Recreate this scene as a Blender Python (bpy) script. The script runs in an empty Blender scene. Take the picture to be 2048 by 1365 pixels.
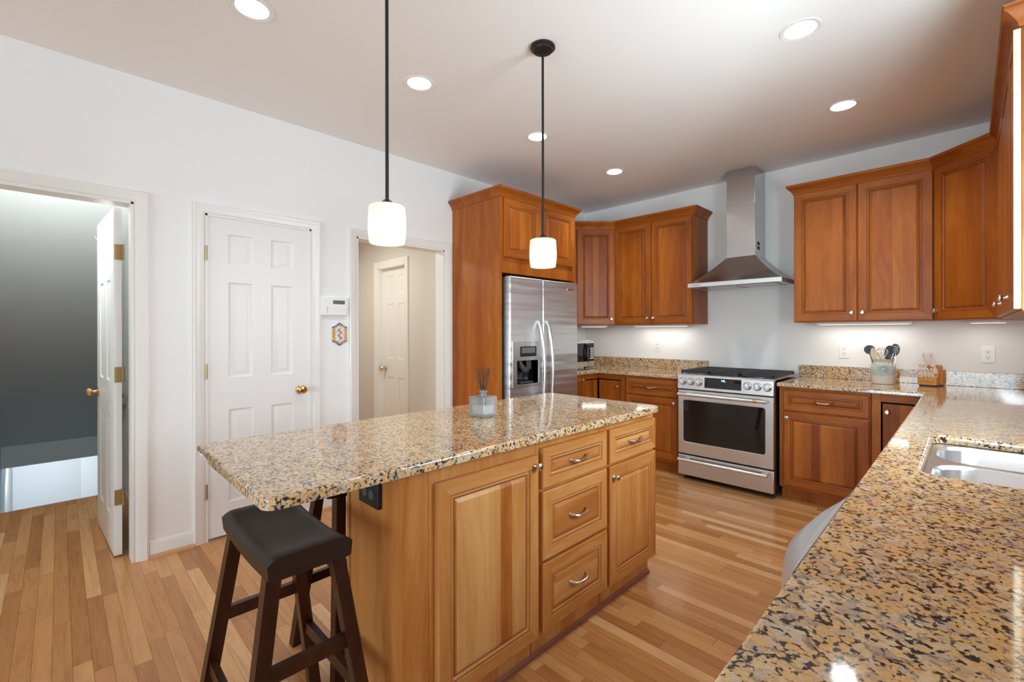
import bpy, bmesh, math, random
from mathutils import Vector, Matrix
random.seed(7)
PI = math.pi
S = bpy.context.scene
COL = S.collection

# ------------------------------------------------------------------ camera, world, lights, exposure
S.view_settings.view_transform = 'Standard'
S.view_settings.look = 'None'
S.view_settings.gamma = 1
S.view_settings.use_curve_mapping = False
S.view_settings.exposure = 0.21
S.cycles.use_denoising = True
S.cycles.max_bounces = 10
S.cycles.diffuse_bounces = 8
S.cycles.glossy_bounces = 5
S.cycles.transmission_bounces = 8
S.cycles.transparent_max_bounces = 10
S.cycles.sample_clamp_indirect = 6
S.cycles.caustics_reflective = False
S.cycles.caustics_refractive = False

cam_d = bpy.data.cameras.new('camera')
cam_d.sensor_width = 36.0
cam_d.lens = 910.0 * 36.0 / 2048.0
cam_d.shift_y = -(682.5 - 665.04) / 2048.0
cam_d.clip_start = 0.05
cam = bpy.data.objects.new('camera', cam_d)
COL.objects.link(cam)
cam.location = (3.3511, -4.6126, 1.3061)
cam.rotation_mode = 'XYZ'
yaw = math.radians(45.128)
cam.matrix_world = Matrix.Translation(cam.location) @ Matrix.Rotation(yaw, 4, 'Z') @ Matrix.Rotation(PI / 2, 4, 'X') @ Matrix.Rotation(math.radians(-0.0868), 4, 'Z')
S.camera = cam

world = bpy.data.worlds.new('world')
S.world = world
world.use_nodes = True
wn = world.node_tree
wn.nodes['Background'].inputs[0].default_value = (0.50, 0.74, 1.0, 1)
wn.nodes['Background'].inputs[1].default_value = 1.6

def area(name, loc, direction, sx, sy, power, color, parent=None, spread=PI):
    d = bpy.data.lights.new(name, 'AREA')
    d.shape = 'RECTANGLE'
    d.size, d.size_y = sx, sy
    d.energy = power
    d.color = color
    d.spread = spread
    o = bpy.data.objects.new(name, d)
    COL.objects.link(o)
    o.location = loc
    o.rotation_euler = Vector(direction).to_track_quat('-Z', 'Y').to_euler()
    if parent: o.parent = parent
    return o

# daylight entering through the glazed openings of the rear and side walls and the sink window; then unseen fills for stairs and hall
area('daylight_rear', (3.4, -13.1, 1.25), (-0.03, 1, 0.12), 4.2, 2.1, 250, (0.70, 0.90, 1.0))
area('daylight_side', (6.4, -6.6, 1.35), (-1, 0.35, 0.25), 2.6, 2.1, 8, (0.86, 0.95, 1.0))
area('daylight_sink', (3.86, -2.66, 1.62), (-1, 0, -0.10), 0.74, 0.96, 14, (0.58, 0.80, 1.0))
area('daylight_sink_bounce', (3.855, -2.66, 1.62), (-1, 0.25, 0.45), 0.74, 0.96, 42, (0.80, 0.94, 1.0))
area('stair_fill', (-0.22, -4.64, 2.30), (-1, 0, -0.25), 0.7, 0.40, 26.0, (0.93, 0.98, 1.0))  # fill added out of view above the door head to brighten the soffit
area('basement_light', (-4.9, -4.80, -0.35), (-0.6, 0, -0.5), 0.5, 0.5, 6, (0.93, 0.97, 1.0))  # unseen light added to brighten the wall at the foot of the stairs
area('hall_fill', (-1.0, -2.9, 2.36), (0, 0, -1), 0.4, 0.4, 12.0, (0.98, 0.96, 0.84))  # fill added under the hall ceiling to lift the dim hall, no fixture

# ------------------------------------------------------------------ materials
class Mat:
    def __init__(self, name):
        self.m = bpy.data.materials.new(name)
        self.m.use_nodes = True
        self.t = self.m.node_tree
        self.b = self.t.nodes['Principled BSDF']
        self.out = self.t.nodes['Material Output']
    def n(self, typ, inp=None, **kw):
        nd = self.t.nodes.new(typ)
        for k, v in kw.items(): setattr(nd, k, v)
        for k, v in (inp or {}).items(): self.put(nd.inputs[k], v)
        return nd
    def put(self, sock, v):
        if isinstance(v, bpy.types.NodeSocket): self.t.links.new(v, sock)
        elif isinstance(v, bpy.types.Node): self.t.links.new(v.outputs[0], sock)
        else: sock.default_value = v
    def set(self, **kw):
        for k, v in kw.items(): self.put(self.b.inputs[k.replace('_', ' ')], v)
        return self
    def math(self, op, a, b=0.0, c=None):
        nd = self.n('ShaderNodeMath', operation=op)
        self.put(nd.inputs[0], a); self.put(nd.inputs[1], b)
        if c is not None: self.put(nd.inputs[2], c)
        return nd.outputs[0]
    def ramp(self, fac, stops, interp='LINEAR'):
        nd = self.n('ShaderNodeValToRGB')
        cr = nd.color_ramp; cr.interpolation = interp
        while len(cr.elements) < len(stops): cr.elements.new(0.5)
        for e, (p, c) in zip(cr.elements, stops):
            e.position = p; e.color = (*c, 1) if len(c) == 3 else c
        self.put(nd.inputs[0], fac)
        return nd.outputs[0]
    def mix(self, fac, a, b, blend='MIX'):
        nd = self.n('ShaderNodeMix', data_type='RGBA', blend_type=blend)
        for s, v in ((nd.inputs['Factor'], fac), (nd.inputs[6], a), (nd.inputs[7], b)):
            if isinstance(v, tuple) and len(v) == 3: v = (*v, 1)
            self.put(s, v)
        return nd.outputs[2]
    def coords(self, scale=(1, 1, 1), rnd=True):
        tc = self.n('ShaderNodeTexCoord').outputs['Object']
        v = self.n('ShaderNodeVectorMath', {0: tc, 1: scale}, operation='MULTIPLY').outputs[0]
        if rnd:
            r = self.n('ShaderNodeObjectInfo').outputs['Random']
            off = self.n('ShaderNodeCombineXYZ', {0: self.math('MULTIPLY', r, 37.0), 1: self.math('MULTIPLY', r, 19.0), 2: self.math('MULTIPLY', r, 53.0)})
            v = self.n('ShaderNodeVectorMath', {0: v, 1: off.outputs[0]}, operation='ADD').outputs[0]
        return v

def plain(name, color, rough=0.5, metal=0.0, spec=0.5, emit=None, es=0.0, coat=0.0):
    M = Mat(name)
    c = M.coords((1, 1, 1))
    nz = M.n('ShaderNodeTexNoise', {'Vector': c, 'Scale': 30.0, 'Detail': 2.0})
    col = M.mix(nz.outputs[0], tuple(x * 0.97 for x in color), tuple(min(1, x * 1.03) for x in color))
    M.set(Base_Color=col, Roughness=rough, Metallic=metal)
    M.b.inputs['Specular IOR Level'].default_value = spec
    M.b.inputs['Coat Weight'].default_value = coat
    if emit:
        M.b.inputs['Emission Color'].default_value = (*emit, 1)
        M.b.inputs['Emission Strength'].default_value = es
    return M.m

def paint(name, color, rough=0.6, bump=0.03):
    M = Mat(name)
    c = M.coords((1, 1, 1), rnd=False)
    nz = M.n('ShaderNodeTexNoise', {'Vector': c, 'Scale': 140.0, 'Detail': 3.0})
    bp = M.n('ShaderNodeBump', {'Height': nz.outputs[0], 'Strength': bump, 'Distance': 0.004})
    M.set(Base_Color=(*color, 1), Roughness=rough, Normal=bp)
    M.b.inputs['Specular IOR Level'].default_value = 0.35
    return M.m

def wood(name, dark, mid, light, axis='Z', stave=0.0, var=0.22, rough=0.40, coat=0.03, fig=1.0):
    M = Mat(name)
    la = {'X': 0, 'Y': 1, 'Z': 2}[axis]
    sc = [16.0, 16.0, 16.0]; sc[la] = 1.1
    v = M.coords(tuple(sc))
    wob = M.n('ShaderNodeTexNoise', {'Vector': M.coords((3, 3, 3)), 'Scale': 1.0, 'Detail': 1.0})
    v2 = M.n('ShaderNodeVectorMath', {0: v, 1: M.n('ShaderNodeVectorMath', {0: wob.outputs['Color'], 1: (1.4, 1.4, 1.4)}, operation='MULTIPLY').outputs[0]}, operation='ADD').outputs[0]
    if stave:
        tc = M.n('ShaderNodeTexCoord').outputs['Object']
        sp = M.n('ShaderNodeSeparateXYZ', {0: tc})
        across = sp.outputs[0] if axis != 'X' else sp.outputs[2]
        r = M.n('ShaderNodeObjectInfo').outputs['Random']
        u = M.math('ADD', M.math('DIVIDE', across, stave), M.math('MULTIPLY', r, 13.7))
        u = M.math('ADD', u, M.math('MULTIPLY', M.math('SINE', M.math('MULTIPLY', u, 2.1)), 0.33))
        idx = M.math('FLOOR', u)
        wnz = M.n('ShaderNodeTexWhiteNoise', {'Vector': M.n('ShaderNodeCombineXYZ', {0: idx, 1: M.math('MULTIPLY', r, 91.0)}).outputs[0]}, noise_dimensions='2D')
        sv = wnz.outputs['Value']
        v2 = M.n('ShaderNodeVectorMath', {0: v2, 1: M.n('ShaderNodeCombineXYZ', {0: M.math('MULTIPLY', sv, 31.0), 1: M.math('MULTIPLY', sv, 17.0), 2: M.math('MULTIPLY', sv, 23.0)}).outputs[0]}, operation='ADD').outputs[0]
    g1 = M.n('ShaderNodeTexNoise', {'Vector': v2, 'Scale': 0.55, 'Detail': 4.0, 'Roughness': 0.55, 'Distortion': 0.5 * fig})
    g2 = M.n('ShaderNodeTexNoise', {'Vector': v2, 'Scale': 4.5, 'Detail': 5.0, 'Roughness': 0.7})
    f = M.math('ADD', M.math('MULTIPLY', g1.outputs[0], 0.72), M.math('MULTIPLY', g2.outputs[0], 0.28))
    if stave:
        f = M.math('ADD', f, M.math('MULTIPLY', M.math('SUBTRACT', sv, 0.5), var * 1.7))
    r0 = M.n('ShaderNodeObjectInfo').outputs['Random']
    f = M.math('ADD', f, M.math('MULTIPLY', M.math('SUBTRACT', r0, 0.5), var * 0.35))
    col = M.ramp(f, [(0.28, dark), (0.50, mid), (0.74, light)])
    bp = M.n('ShaderNodeBump', {'Height': g2.outputs[0], 'Strength': 0.04, 'Distance': 0.002})
    M.set(Base_Color=col, Roughness=rough, Normal=bp)
    M.b.inputs['Specular IOR Level'].default_value = 0.30
    M.b.inputs['Coat Weight'].default_value = coat
    M.b.inputs['Coat Roughness'].default_value = 0.22
    return M.m

CH = ((0.215, 0.045, 0.0040), (0.345, 0.089, 0.0075), (0.49, 0.165, 0.024))
IS = ((0.34, 0.098, 0.016), (0.475, 0.188, 0.046), (0.61, 0.318, 0.112))
W_V = wood('cherry_vertical', *CH, axis='Z')
W_H = wood('cherry_horizontal', *CH, axis='X')
W_P = wood('cherry_staves', *CH, axis='Z', stave=0.085, var=0.17)
W_PH = wood('cherry_staves_horizontal', *CH, axis='X', stave=0.12, var=0.10)
I_V = wood('honey_cherry_vertical', *IS, axis='Z')
I_H = wood('honey_cherry_horizontal', *IS, axis='X')
I_P = wood('honey_cherry_staves', *IS, axis='Z', stave=0.085, var=0.20)
I_PH = wood('honey_cherry_staves_horizontal', *IS, axis='X', stave=0.12, var=0.12)
GLAZE = plain('dark_glaze', (0.075, 0.019, 0.006), 0.45)
GLAZE_I = plain('brown_glaze', (0.16, 0.055, 0.018), 0.45)
STOOLW = wood('espresso_wood', (0.018, 0.0055, 0.0025), (0.038, 0.0110, 0.0045), (0.085, 0.026, 0.010), axis='Z', rough=0.36, coat=0.1)
LIT_EDGE = wood('lit_edge_wood', (0.66, 0.55, 0.40), (0.74, 0.65, 0.51), (0.80, 0.72, 0.60), axis='Z')  # pale colour stands in for window light on the cherry door edge
BLOCKW = wood('knife_block_oak', (0.45, 0.17, 0.04), (0.58, 0.25, 0.07), (0.68, 0.34, 0.11), axis='Z')

WALL = paint('wall_white', (0.85, 0.85, 0.84))
CEIL = paint('ceiling_white', (0.90, 0.90, 0.895), 0.7, 0.05)
TRIM = paint('trim_white', (0.82, 0.80, 0.765), 0.32, 0.0)
DOORW = paint('door_white', (0.82, 0.81, 0.79), 0.38, 0.01)
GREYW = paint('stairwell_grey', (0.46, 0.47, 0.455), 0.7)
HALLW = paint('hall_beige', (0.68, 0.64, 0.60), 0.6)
BRASS = plain('polished_brass', (0.85, 0.58, 0.22), 0.16, 1.0)
HINGE = plain('aged_brass', (0.46, 0.33, 0.16), 0.42, 1.0)
NICKEL = plain('satin_nickel', (0.72, 0.70, 0.67), 0.22, 1.0)
BRONZE = plain('oil_rubbed_bronze', (0.030, 0.026, 0.026), 0.42, 0.6)
BLACK = plain('matte_black', (0.012, 0.012, 0.013), 0.5)
BLACKG = plain('black_glass', (0.006, 0.006, 0.007), 0.04, 0.0, 0.5)
IRON = plain('cast_iron', (0.020, 0.021, 0.024), 0.55)
PLASTIC = plain('white_plastic', (0.84, 0.84, 0.82), 0.35)
DARKGREY = plain('dark_grey', (0.07, 0.07, 0.075), 0.45)
COPPER = plain('brushed_copper', (0.80, 0.42, 0.24), 0.28, 1.0)
VOID = plain('cabinet_void', (0.008, 0.004, 0.003), 0.9)
LCD = plain('lcd_grey', (0.13, 0.17, 0.17), 0.2)

def steel(name, axis='X', col=(0.62, 0.61, 0.60), rough=0.24, wave=0.0, aniso=0.6, rot=0.0):
    M = Mat(name)
    sc = [420.0, 420.0, 420.0]; sc[{'X': 0, 'Y': 1, 'Z': 2}[axis]] = 3.0
    nz = M.n('ShaderNodeTexNoise', {'Vector': M.coords(tuple(sc), rnd=False), 'Scale': 1.0, 'Detail': 2.0})
    r = M.math('ADD', rough - 0.05, M.math('MULTIPLY', nz.outputs[0], 0.10))
    h = M.math('MULTIPLY', nz.outputs[0], 0.10)
    if wave:
        w = M.n('ShaderNodeTexNoise', {'Vector': M.coords((0.8, 0.8, 7.0), rnd=False), 'Scale': 1.6, 'Detail': 1.5})
        h = M.math('ADD', h, M.math('MULTIPLY', w.outputs[0], wave))
    bp = M.n('ShaderNodeBump', {'Height': h, 'Strength': 0.25, 'Distance': 0.004})
    colr = M.mix(nz.outputs[0], tuple(c * 0.93 for c in col), col)
    M.set(Base_Color=colr, Roughness=r, Metallic=1.0, Normal=bp)
    if aniso:
        M.b.inputs['Anisotropic'].default_value = aniso
        M.b.inputs['Anisotropic Rotation'].default_value = rot
        tg = M.n('ShaderNodeTangent', direction_type='RADIAL', axis='Z')
        M.put(M.b.inputs['Tangent'], tg)
    return M.m
STEEL = steel('brushed_steel', 'X', (0.66, 0.65, 0.64), 0.30)
STEEL_F = steel('fridge_steel', 'X', (0.74, 0.74, 0.74), 0.34, 9.0, 0.75, 0.0)
STEEL_S = steel('sink_steel', 'X', (0.78, 0.79, 0.80), 0.30, 0.0, 0.0)
STEEL_C = steel('chimney_steel', 'X', (0.56, 0.56, 0.57), 0.20, 0.0, 0.35)
STEEL_D = steel('hood_steel', 'X', (0.50, 0.48, 0.46), 0.26)

def granite():
    M = Mat('gold_granite')
    c = M.coords((1, 1, 1), rnd=False)
    warp = M.n('ShaderNodeTexNoise', {'Vector': c, 'Scale': 26.0, 'Detail': 2.0})
    cw = M.n('ShaderNodeVectorMath', {0: c, 1: M.n('ShaderNodeVectorMath', {0: warp.outputs['Color'], 1: (0.030, 0.030, 0.030)}, operation='MULTIPLY').outputs[0]}, operation='ADD').outputs[0]
    a = M.n('ShaderNodeTexVoronoi', {'Vector': cw, 'Scale': 44.0}, feature='F1')
    ac = M.n('ShaderNodeSeparateColor', {0: a.outputs['Color']})
    base = M.ramp(ac.outputs[0], [(0.0, (0.66, 0.37, 0.125)), (0.28, (0.70, 0.44, 0.18)), (0.50, (0.74, 0.56, 0.35)), (0.70, (0.57, 0.44, 0.30)), (0.88, (0.34, 0.285, 0.25)), (1.0, (0.70, 0.60, 0.48))])
    gold = M.n('ShaderNodeTexNoise', {'Vector': c, 'Scale': 38.0, 'Detail': 3.0, 'Roughness': 0.6})
    base = M.mix(M.math('MULTIPLY', M.ramp(gold.outputs[0], [(0.44, (0, 0, 0)), (0.58, (1, 1, 1))]), 0.60), base, (0.72, 0.38, 0.080))
    fine = M.n('ShaderNodeTexNoise', {'Vector': c, 'Scale': 210.0, 'Detail': 3.0, 'Roughness': 0.7})
    base = M.mix(0.26, base, M.ramp(fine.outputs[0], [(0.35, (0.26, 0.18, 0.11)), (0.62, (0.74, 0.61, 0.45))]))
    k1 = M.n('ShaderNodeTexNoise', {'Vector': c, 'Scale': 95.0, 'Detail': 3.0, 'Roughness': 0.62})
    k2 = M.n('ShaderNodeTexNoise', {'Vector': c, 'Scale': 24.0, 'Detail': 2.0})
    ed = M.n('ShaderNodeTexVoronoi', {'Vector': cw, 'Scale': 60.0}, feature='DISTANCE_TO_EDGE')
    edge = M.math('MULTIPLY', M.math('SUBTRACT', 0.16, M.math('MINIMUM', ed.outputs['Distance'], 0.32)), 0.62)
    th = M.math('ADD', M.math('ADD', k1.outputs[0], edge), M.math('MULTIPLY', M.math('SUBTRACT', k2.outputs[0], 0.5), 0.30))
    blk = M.ramp(th, [(0.572, (0, 0, 0)), (0.635, (1, 1, 1))])
    k3 = M.n('ShaderNodeTexNoise', {'Vector': c, 'Scale': 66.0, 'Detail': 3.0, 'Distortion': 0.3})
    gry = M.ramp(M.math('SUBTRACT', k3.outputs[0], M.math('MULTIPLY', edge, 0.7)), [(0.33, (1, 1, 1)), (0.43, (0, 0, 0))])
    base = M.mix(M.math('MULTIPLY', gry, 0.70), base, (0.22, 0.165, 0.13))
    col = M.mix(blk, base, (0.026, 0.021, 0.020))
    M.set(Base_Color=col, Roughness=0.075)
    M.b.inputs['Specular IOR Level'].default_value = 0.60
    M.b.inputs['Coat Weight'].default_value = 0.30
    M.b.inputs['Coat Roughness'].default_value = 0.04
    return M.m
GRANITE = granite()

def oak_floor():
    M = Mat('oak_strip_floor')
    tc = M.n('ShaderNodeTexCoord').outputs['Object']
    sp = M.n('ShaderNodeSeparateXYZ', {0: tc})
    W, L = 0.0572, 0.80
    ry = M.math('DIVIDE', sp.outputs[1], W)
    row = M.math('FLOOR', ry)
    rn = M.n('ShaderNodeTexWhiteNoise', {'W': row}, noise_dimensions='1D').outputs['Value']
    xx = M.math('ADD', M.math('DIVIDE', sp.outputs[0], L), M.math('MULTIPLY', rn, 7.31))
    xx = M.math('ADD', xx, M.math('MULTIPLY', M.math('SINE', M.math('MULTIPLY', xx, 2.7)), 0.22))
    ix = M.math('FLOOR', xx)
    wn_ = M.n('ShaderNodeTexWhiteNoise', {'Vector': M.n('ShaderNodeCombineXYZ', {0: ix, 1: row}).outputs[0]}, noise_dimensions='2D')
    t = wn_.outputs['Value']
    gv = M.n('ShaderNodeVectorMath', {0: tc, 1: (2.2, 30.0, 1.0)}, operation='MULTIPLY').outputs[0]
    gv = M.n('ShaderNodeVectorMath', {0: gv, 1: M.n('ShaderNodeVectorMath', {0: wn_.outputs['Color'], 1: (40.0, 40.0, 40.0)}, operation='MULTIPLY').outputs[0]}, operation='ADD').outputs[0]
    g1 = M.n('ShaderNodeTexNoise', {'Vector': gv, 'Scale': 1.0, 'Detail': 5.0, 'Roughness': 0.6, 'Distortion': 1.1})
    g2 = M.n('ShaderNodeTexNoise', {'Vector': gv, 'Scale': 5.0, 'Detail': 4.0, 'Roughness': 0.7, 'Distortion': 0.3})
    base = M.ramp(t, [(0.0, (0.42, 0.180, 0.056)), (0.30, (0.52, 0.238, 0.080)), (0.65, (0.58, 0.280, 0.100)), (0.88, (0.64, 0.335, 0.132)), (1.0, (0.72, 0.43, 0.20))])
    gr = M.ramp(M.math('ADD', M.math('MULTIPLY', g1.outputs[0], 0.6), M.math('MULTIPLY', g2.outputs[0], 0.4)), [(0.32, (0.60, 0.52, 0.45)), (0.52, (1, 1, 1)), (0.75, (1.10, 1.08, 1.05))])
    col = M.mix(0.65, base, gr, 'MULTIPLY')
    fy = M.math('FRACT', ry); fx = M.math('FRACT', xx)
    ey = M.math('MINIMUM', fy, M.math('SUBTRACT', 1.0, fy))
    ex = M.math('MULTIPLY', M.math('MINIMUM', fx, M.math('SUBTRACT', 1.0, fx)), L / W)
    e = M.math('MINIMUM', ey, ex)
    line = M.ramp(e, [(0.006, (0.42, 0.42, 0.42)), (0.022, (1, 1, 1))])
    col = M.mix(1.0, col, line, 'MULTIPLY')
    bp = M.n('ShaderNodeBump', {'Height': M.math('ADD', M.math('MULTIPLY', line, 1.0), M.math('MULTIPLY', g2.outputs[0], 0.15)), 'Strength': 0.16, 'Distance': 0.001})
    M.set(Base_Color=col, Roughness=M.math('ADD', 0.17, M.math('MULTIPLY', g2.outputs[0], 0.12)), Normal=bp)
    M.b.inputs['Specular IOR Level'].default_value = 0.5
    return M.m
FLOOR = oak_floor()

def clear_pane():
    M = Mat('window_glass')
    tr = M.n('ShaderNodeBsdfTransparent')
    gl = M.n('ShaderNodeBsdfGlossy', {'Roughness': 0.02})
    fr = M.n('ShaderNodeFresnel', {'IOR': 1.45})
    mx = M.n('ShaderNodeMixShader', {0: fr.outputs[0], 1: tr.outputs[0], 2: gl.outputs[0]})
    M.t.links.new(mx.outputs[0], M.out.inputs[0])
    return M.m
PANE = clear_pane()

def bottle_glass():
    M = Mat('thick_clear_glass')
    tr = M.n('ShaderNodeBsdfTransparent', {'Color': (0.95, 0.97, 0.97, 1)})
    df = M.n('ShaderNodeBsdfTranslucent', {'Color': (0.86, 0.88, 0.88, 1)})
    dd = M.n('ShaderNodeBsdfDiffuse', {'Color': (0.86, 0.88, 0.88, 1)})
    gl = M.n('ShaderNodeBsdfGlossy', {'Roughness': 0.03})
    m0 = M.n('ShaderNodeMixShader', {0: 0.5, 1: df.outputs[0], 2: dd.outputs[0]})
    m1 = M.n('ShaderNodeMixShader', {0: 0.40, 1: tr.outputs[0], 2: m0.outputs[0]})
    fr = M.n('ShaderNodeFresnel', {'IOR': 1.5})
    m2 = M.n('ShaderNodeMixShader', {0: fr.outputs[0], 1: m1.outputs[0], 2: gl.outputs[0]})
    M.t.links.new(m2.outputs[0], M.out.inputs[0])
    return M.m
GLASS = bottle_glass()

def crock_mat():
    M = Mat('stoneware_glaze')
    c = M.coords((1, 1, 1), rnd=False)
    sp = M.n('ShaderNodeSeparateXYZ', {0: c})
    nz = M.n('ShaderNodeTexNoise', {'Vector': c, 'Scale': 22.0, 'Detail': 4.0})
    drip = M.math('ADD', sp.outputs[2], M.math('MULTIPLY', nz.outputs[0], 0.045))
    base = M.ramp(drip, [(0.080, (0.66, 0.60, 0.52)), (0.096, (0.42, 0.48, 0.46)), (0.150, (0.52, 0.56, 0.50)), (0.20, (0.66, 0.62, 0.50))])
    d = M.n('ShaderNodeVectorMath', {0: c, 1: (0.012, -0.078, 0.115)}, operation='DISTANCE').outputs['Value']
    blot = M.ramp(M.math('ADD', d, M.math('MULTIPLY', nz.outputs[0], 0.05)), [(0.030, (0.75, 0.75, 0.75)), (0.070, (0, 0, 0))])
    M.set(Base_Color=M.mix(blot, base, (0.15, 0.23, 0.26)), Roughness=0.14)
    return M.m
CROCK = crock_mat()

def tile_mat():
    M = Mat('painted_tile')
    c = M.n('ShaderNodeTexCoord').outputs['Object']
    sp = M.n('ShaderNodeSeparateXYZ', {0: c})
    ax = M.math('ABSOLUTE', sp.outputs[0]); az = M.math('ABSOLUTE', sp.outputs[2])
    v = M.n('ShaderNodeTexVoronoi', {'Vector': c, 'Scale': 150.0})
    vd = v.outputs['Distance']
    sc = M.n('ShaderNodeSeparateColor', {0: v.outputs['Color']})
    inner = M.math('MULTIPLY', M.math('LESS_THAN', ax, 0.035), M.math('LESS_THAN', M.math('ADD', az, M.math('MULTIPLY', ax, 0.45)), 0.060))
    dots = M.math('LESS_THAN', vd, 0.42)
    dotc = M.ramp(sc.outputs[0], [(0.0, (0.10, 0.16, 0.40)), (0.45, (0.60, 0.08, 0.07)), (0.8, (0.10, 0.30, 0.16))], 'CONSTANT')
    border = M.mix(dots, (0.80, 0.46, 0.10), dotc)
    blue = M.mix(M.math('MULTIPLY', dots, 0.75), (0.80, 0.80, 0.78), (0.12, 0.20, 0.48))
    sw = M.math('MULTIPLY', M.math('SINE', M.math('MULTIPLY', sp.outputs[2], 150.0)), 0.010)
    core = M.math('MULTIPLY', M.math('LESS_THAN', M.math('ABSOLUTE', M.math('SUBTRACT', sp.outputs[0], sw)), 0.006), M.math('LESS_THAN', az, 0.042))
    field = M.mix(core, blue, (0.62, 0.08, 0.07))
    col = M.mix(inner, border, field)
    tip = M.math('GREATER_THAN', M.math('ADD', az, M.math('MULTIPLY', ax, 0.6)), 0.076)
    col = M.mix(tip, col, (0.03, 0.13, 0.34))
    M.set(Base_Color=col, Roughness=0.15)
    return M.m
TILE = tile_mat()

def emitter(name, color, strength):
    M = Mat(name)
    lw = M.n('ShaderNodeTexNoise', {'Vector': M.coords((1, 1, 1)), 'Scale': 9.0})
    col = M.mix(lw.outputs[0], tuple(c * 0.97 for c in color), color)
    M.set(Base_Color=(0.8, 0.8, 0.8, 1), Emission_Color=col, Emission_Strength=strength, Roughness=0.4)
    return M.m
LENS = emitter('downlight_lens', (1.0, 0.95, 0.88), 14.0)
def opal():
    M = Mat('opal_glass_shade')
    nz = M.n('ShaderNodeTexNoise', {'Vector': M.coords((1, 1, 1)), 'Scale': 12.0})
    tl = M.n('ShaderNodeBsdfTranslucent', {'Color': M.mix(nz.outputs[0], (0.90, 0.82, 0.72), (0.94, 0.88, 0.80))})
    df = M.n('ShaderNodeBsdfDiffuse', {'Color': (0.85, 0.82, 0.78, 1)})
    m0 = M.n('ShaderNodeMixShader', {0: 0.35, 1: tl.outputs[0], 2: df.outputs[0]})
    em = M.n('ShaderNodeEmission', {'Color': (1.0, 0.88, 0.74, 1), 'Strength': 0.20})
    ad = M.n('ShaderNodeAddShader', {0: m0.outputs[0], 1: em.outputs[0]})
    M.t.links.new(ad.outputs[0], M.out.inputs[0])
    return M.m
SHADE = opal()
BULB = emitter('lit_bulb', (1.0, 0.92, 0.82), 9.0)
STRIP = emitter('strip_diffuser', (1.0, 0.92, 0.82), 1.1)
DIGIT = emitter('blue_digits', (0.25, 0.65, 1.0), 2.2)
PEARL = plain('pearl_handle', (0.84, 0.80, 0.72), 0.28)
UTENSIL = plain('black_nylon', (0.022, 0.020, 0.019), 0.38)
CHROME = plain('polished_steel', (0.74, 0.73, 0.71), 0.12, 1.0)
SPOONW = wood('beech_spoon', (0.62, 0.48, 0.33), (0.72, 0.58, 0.42), (0.78, 0.66, 0.50), axis='Z', rough=0.6, coat=0.0)
SEATM = plain('espresso_seat', (0.027, 0.0135, 0.009), 0.40, 0.0, 0.28)
SHOE = wood('oak_shoe', (0.46, 0.24, 0.10), (0.55, 0.30, 0.14), (0.62, 0.36, 0.18), axis='Y')
DKSHOE = wood('cherry_shoe', (0.16, 0.055, 0.03), (0.22, 0.08, 0.045), (0.30, 0.12, 0.07), axis='Y')

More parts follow.
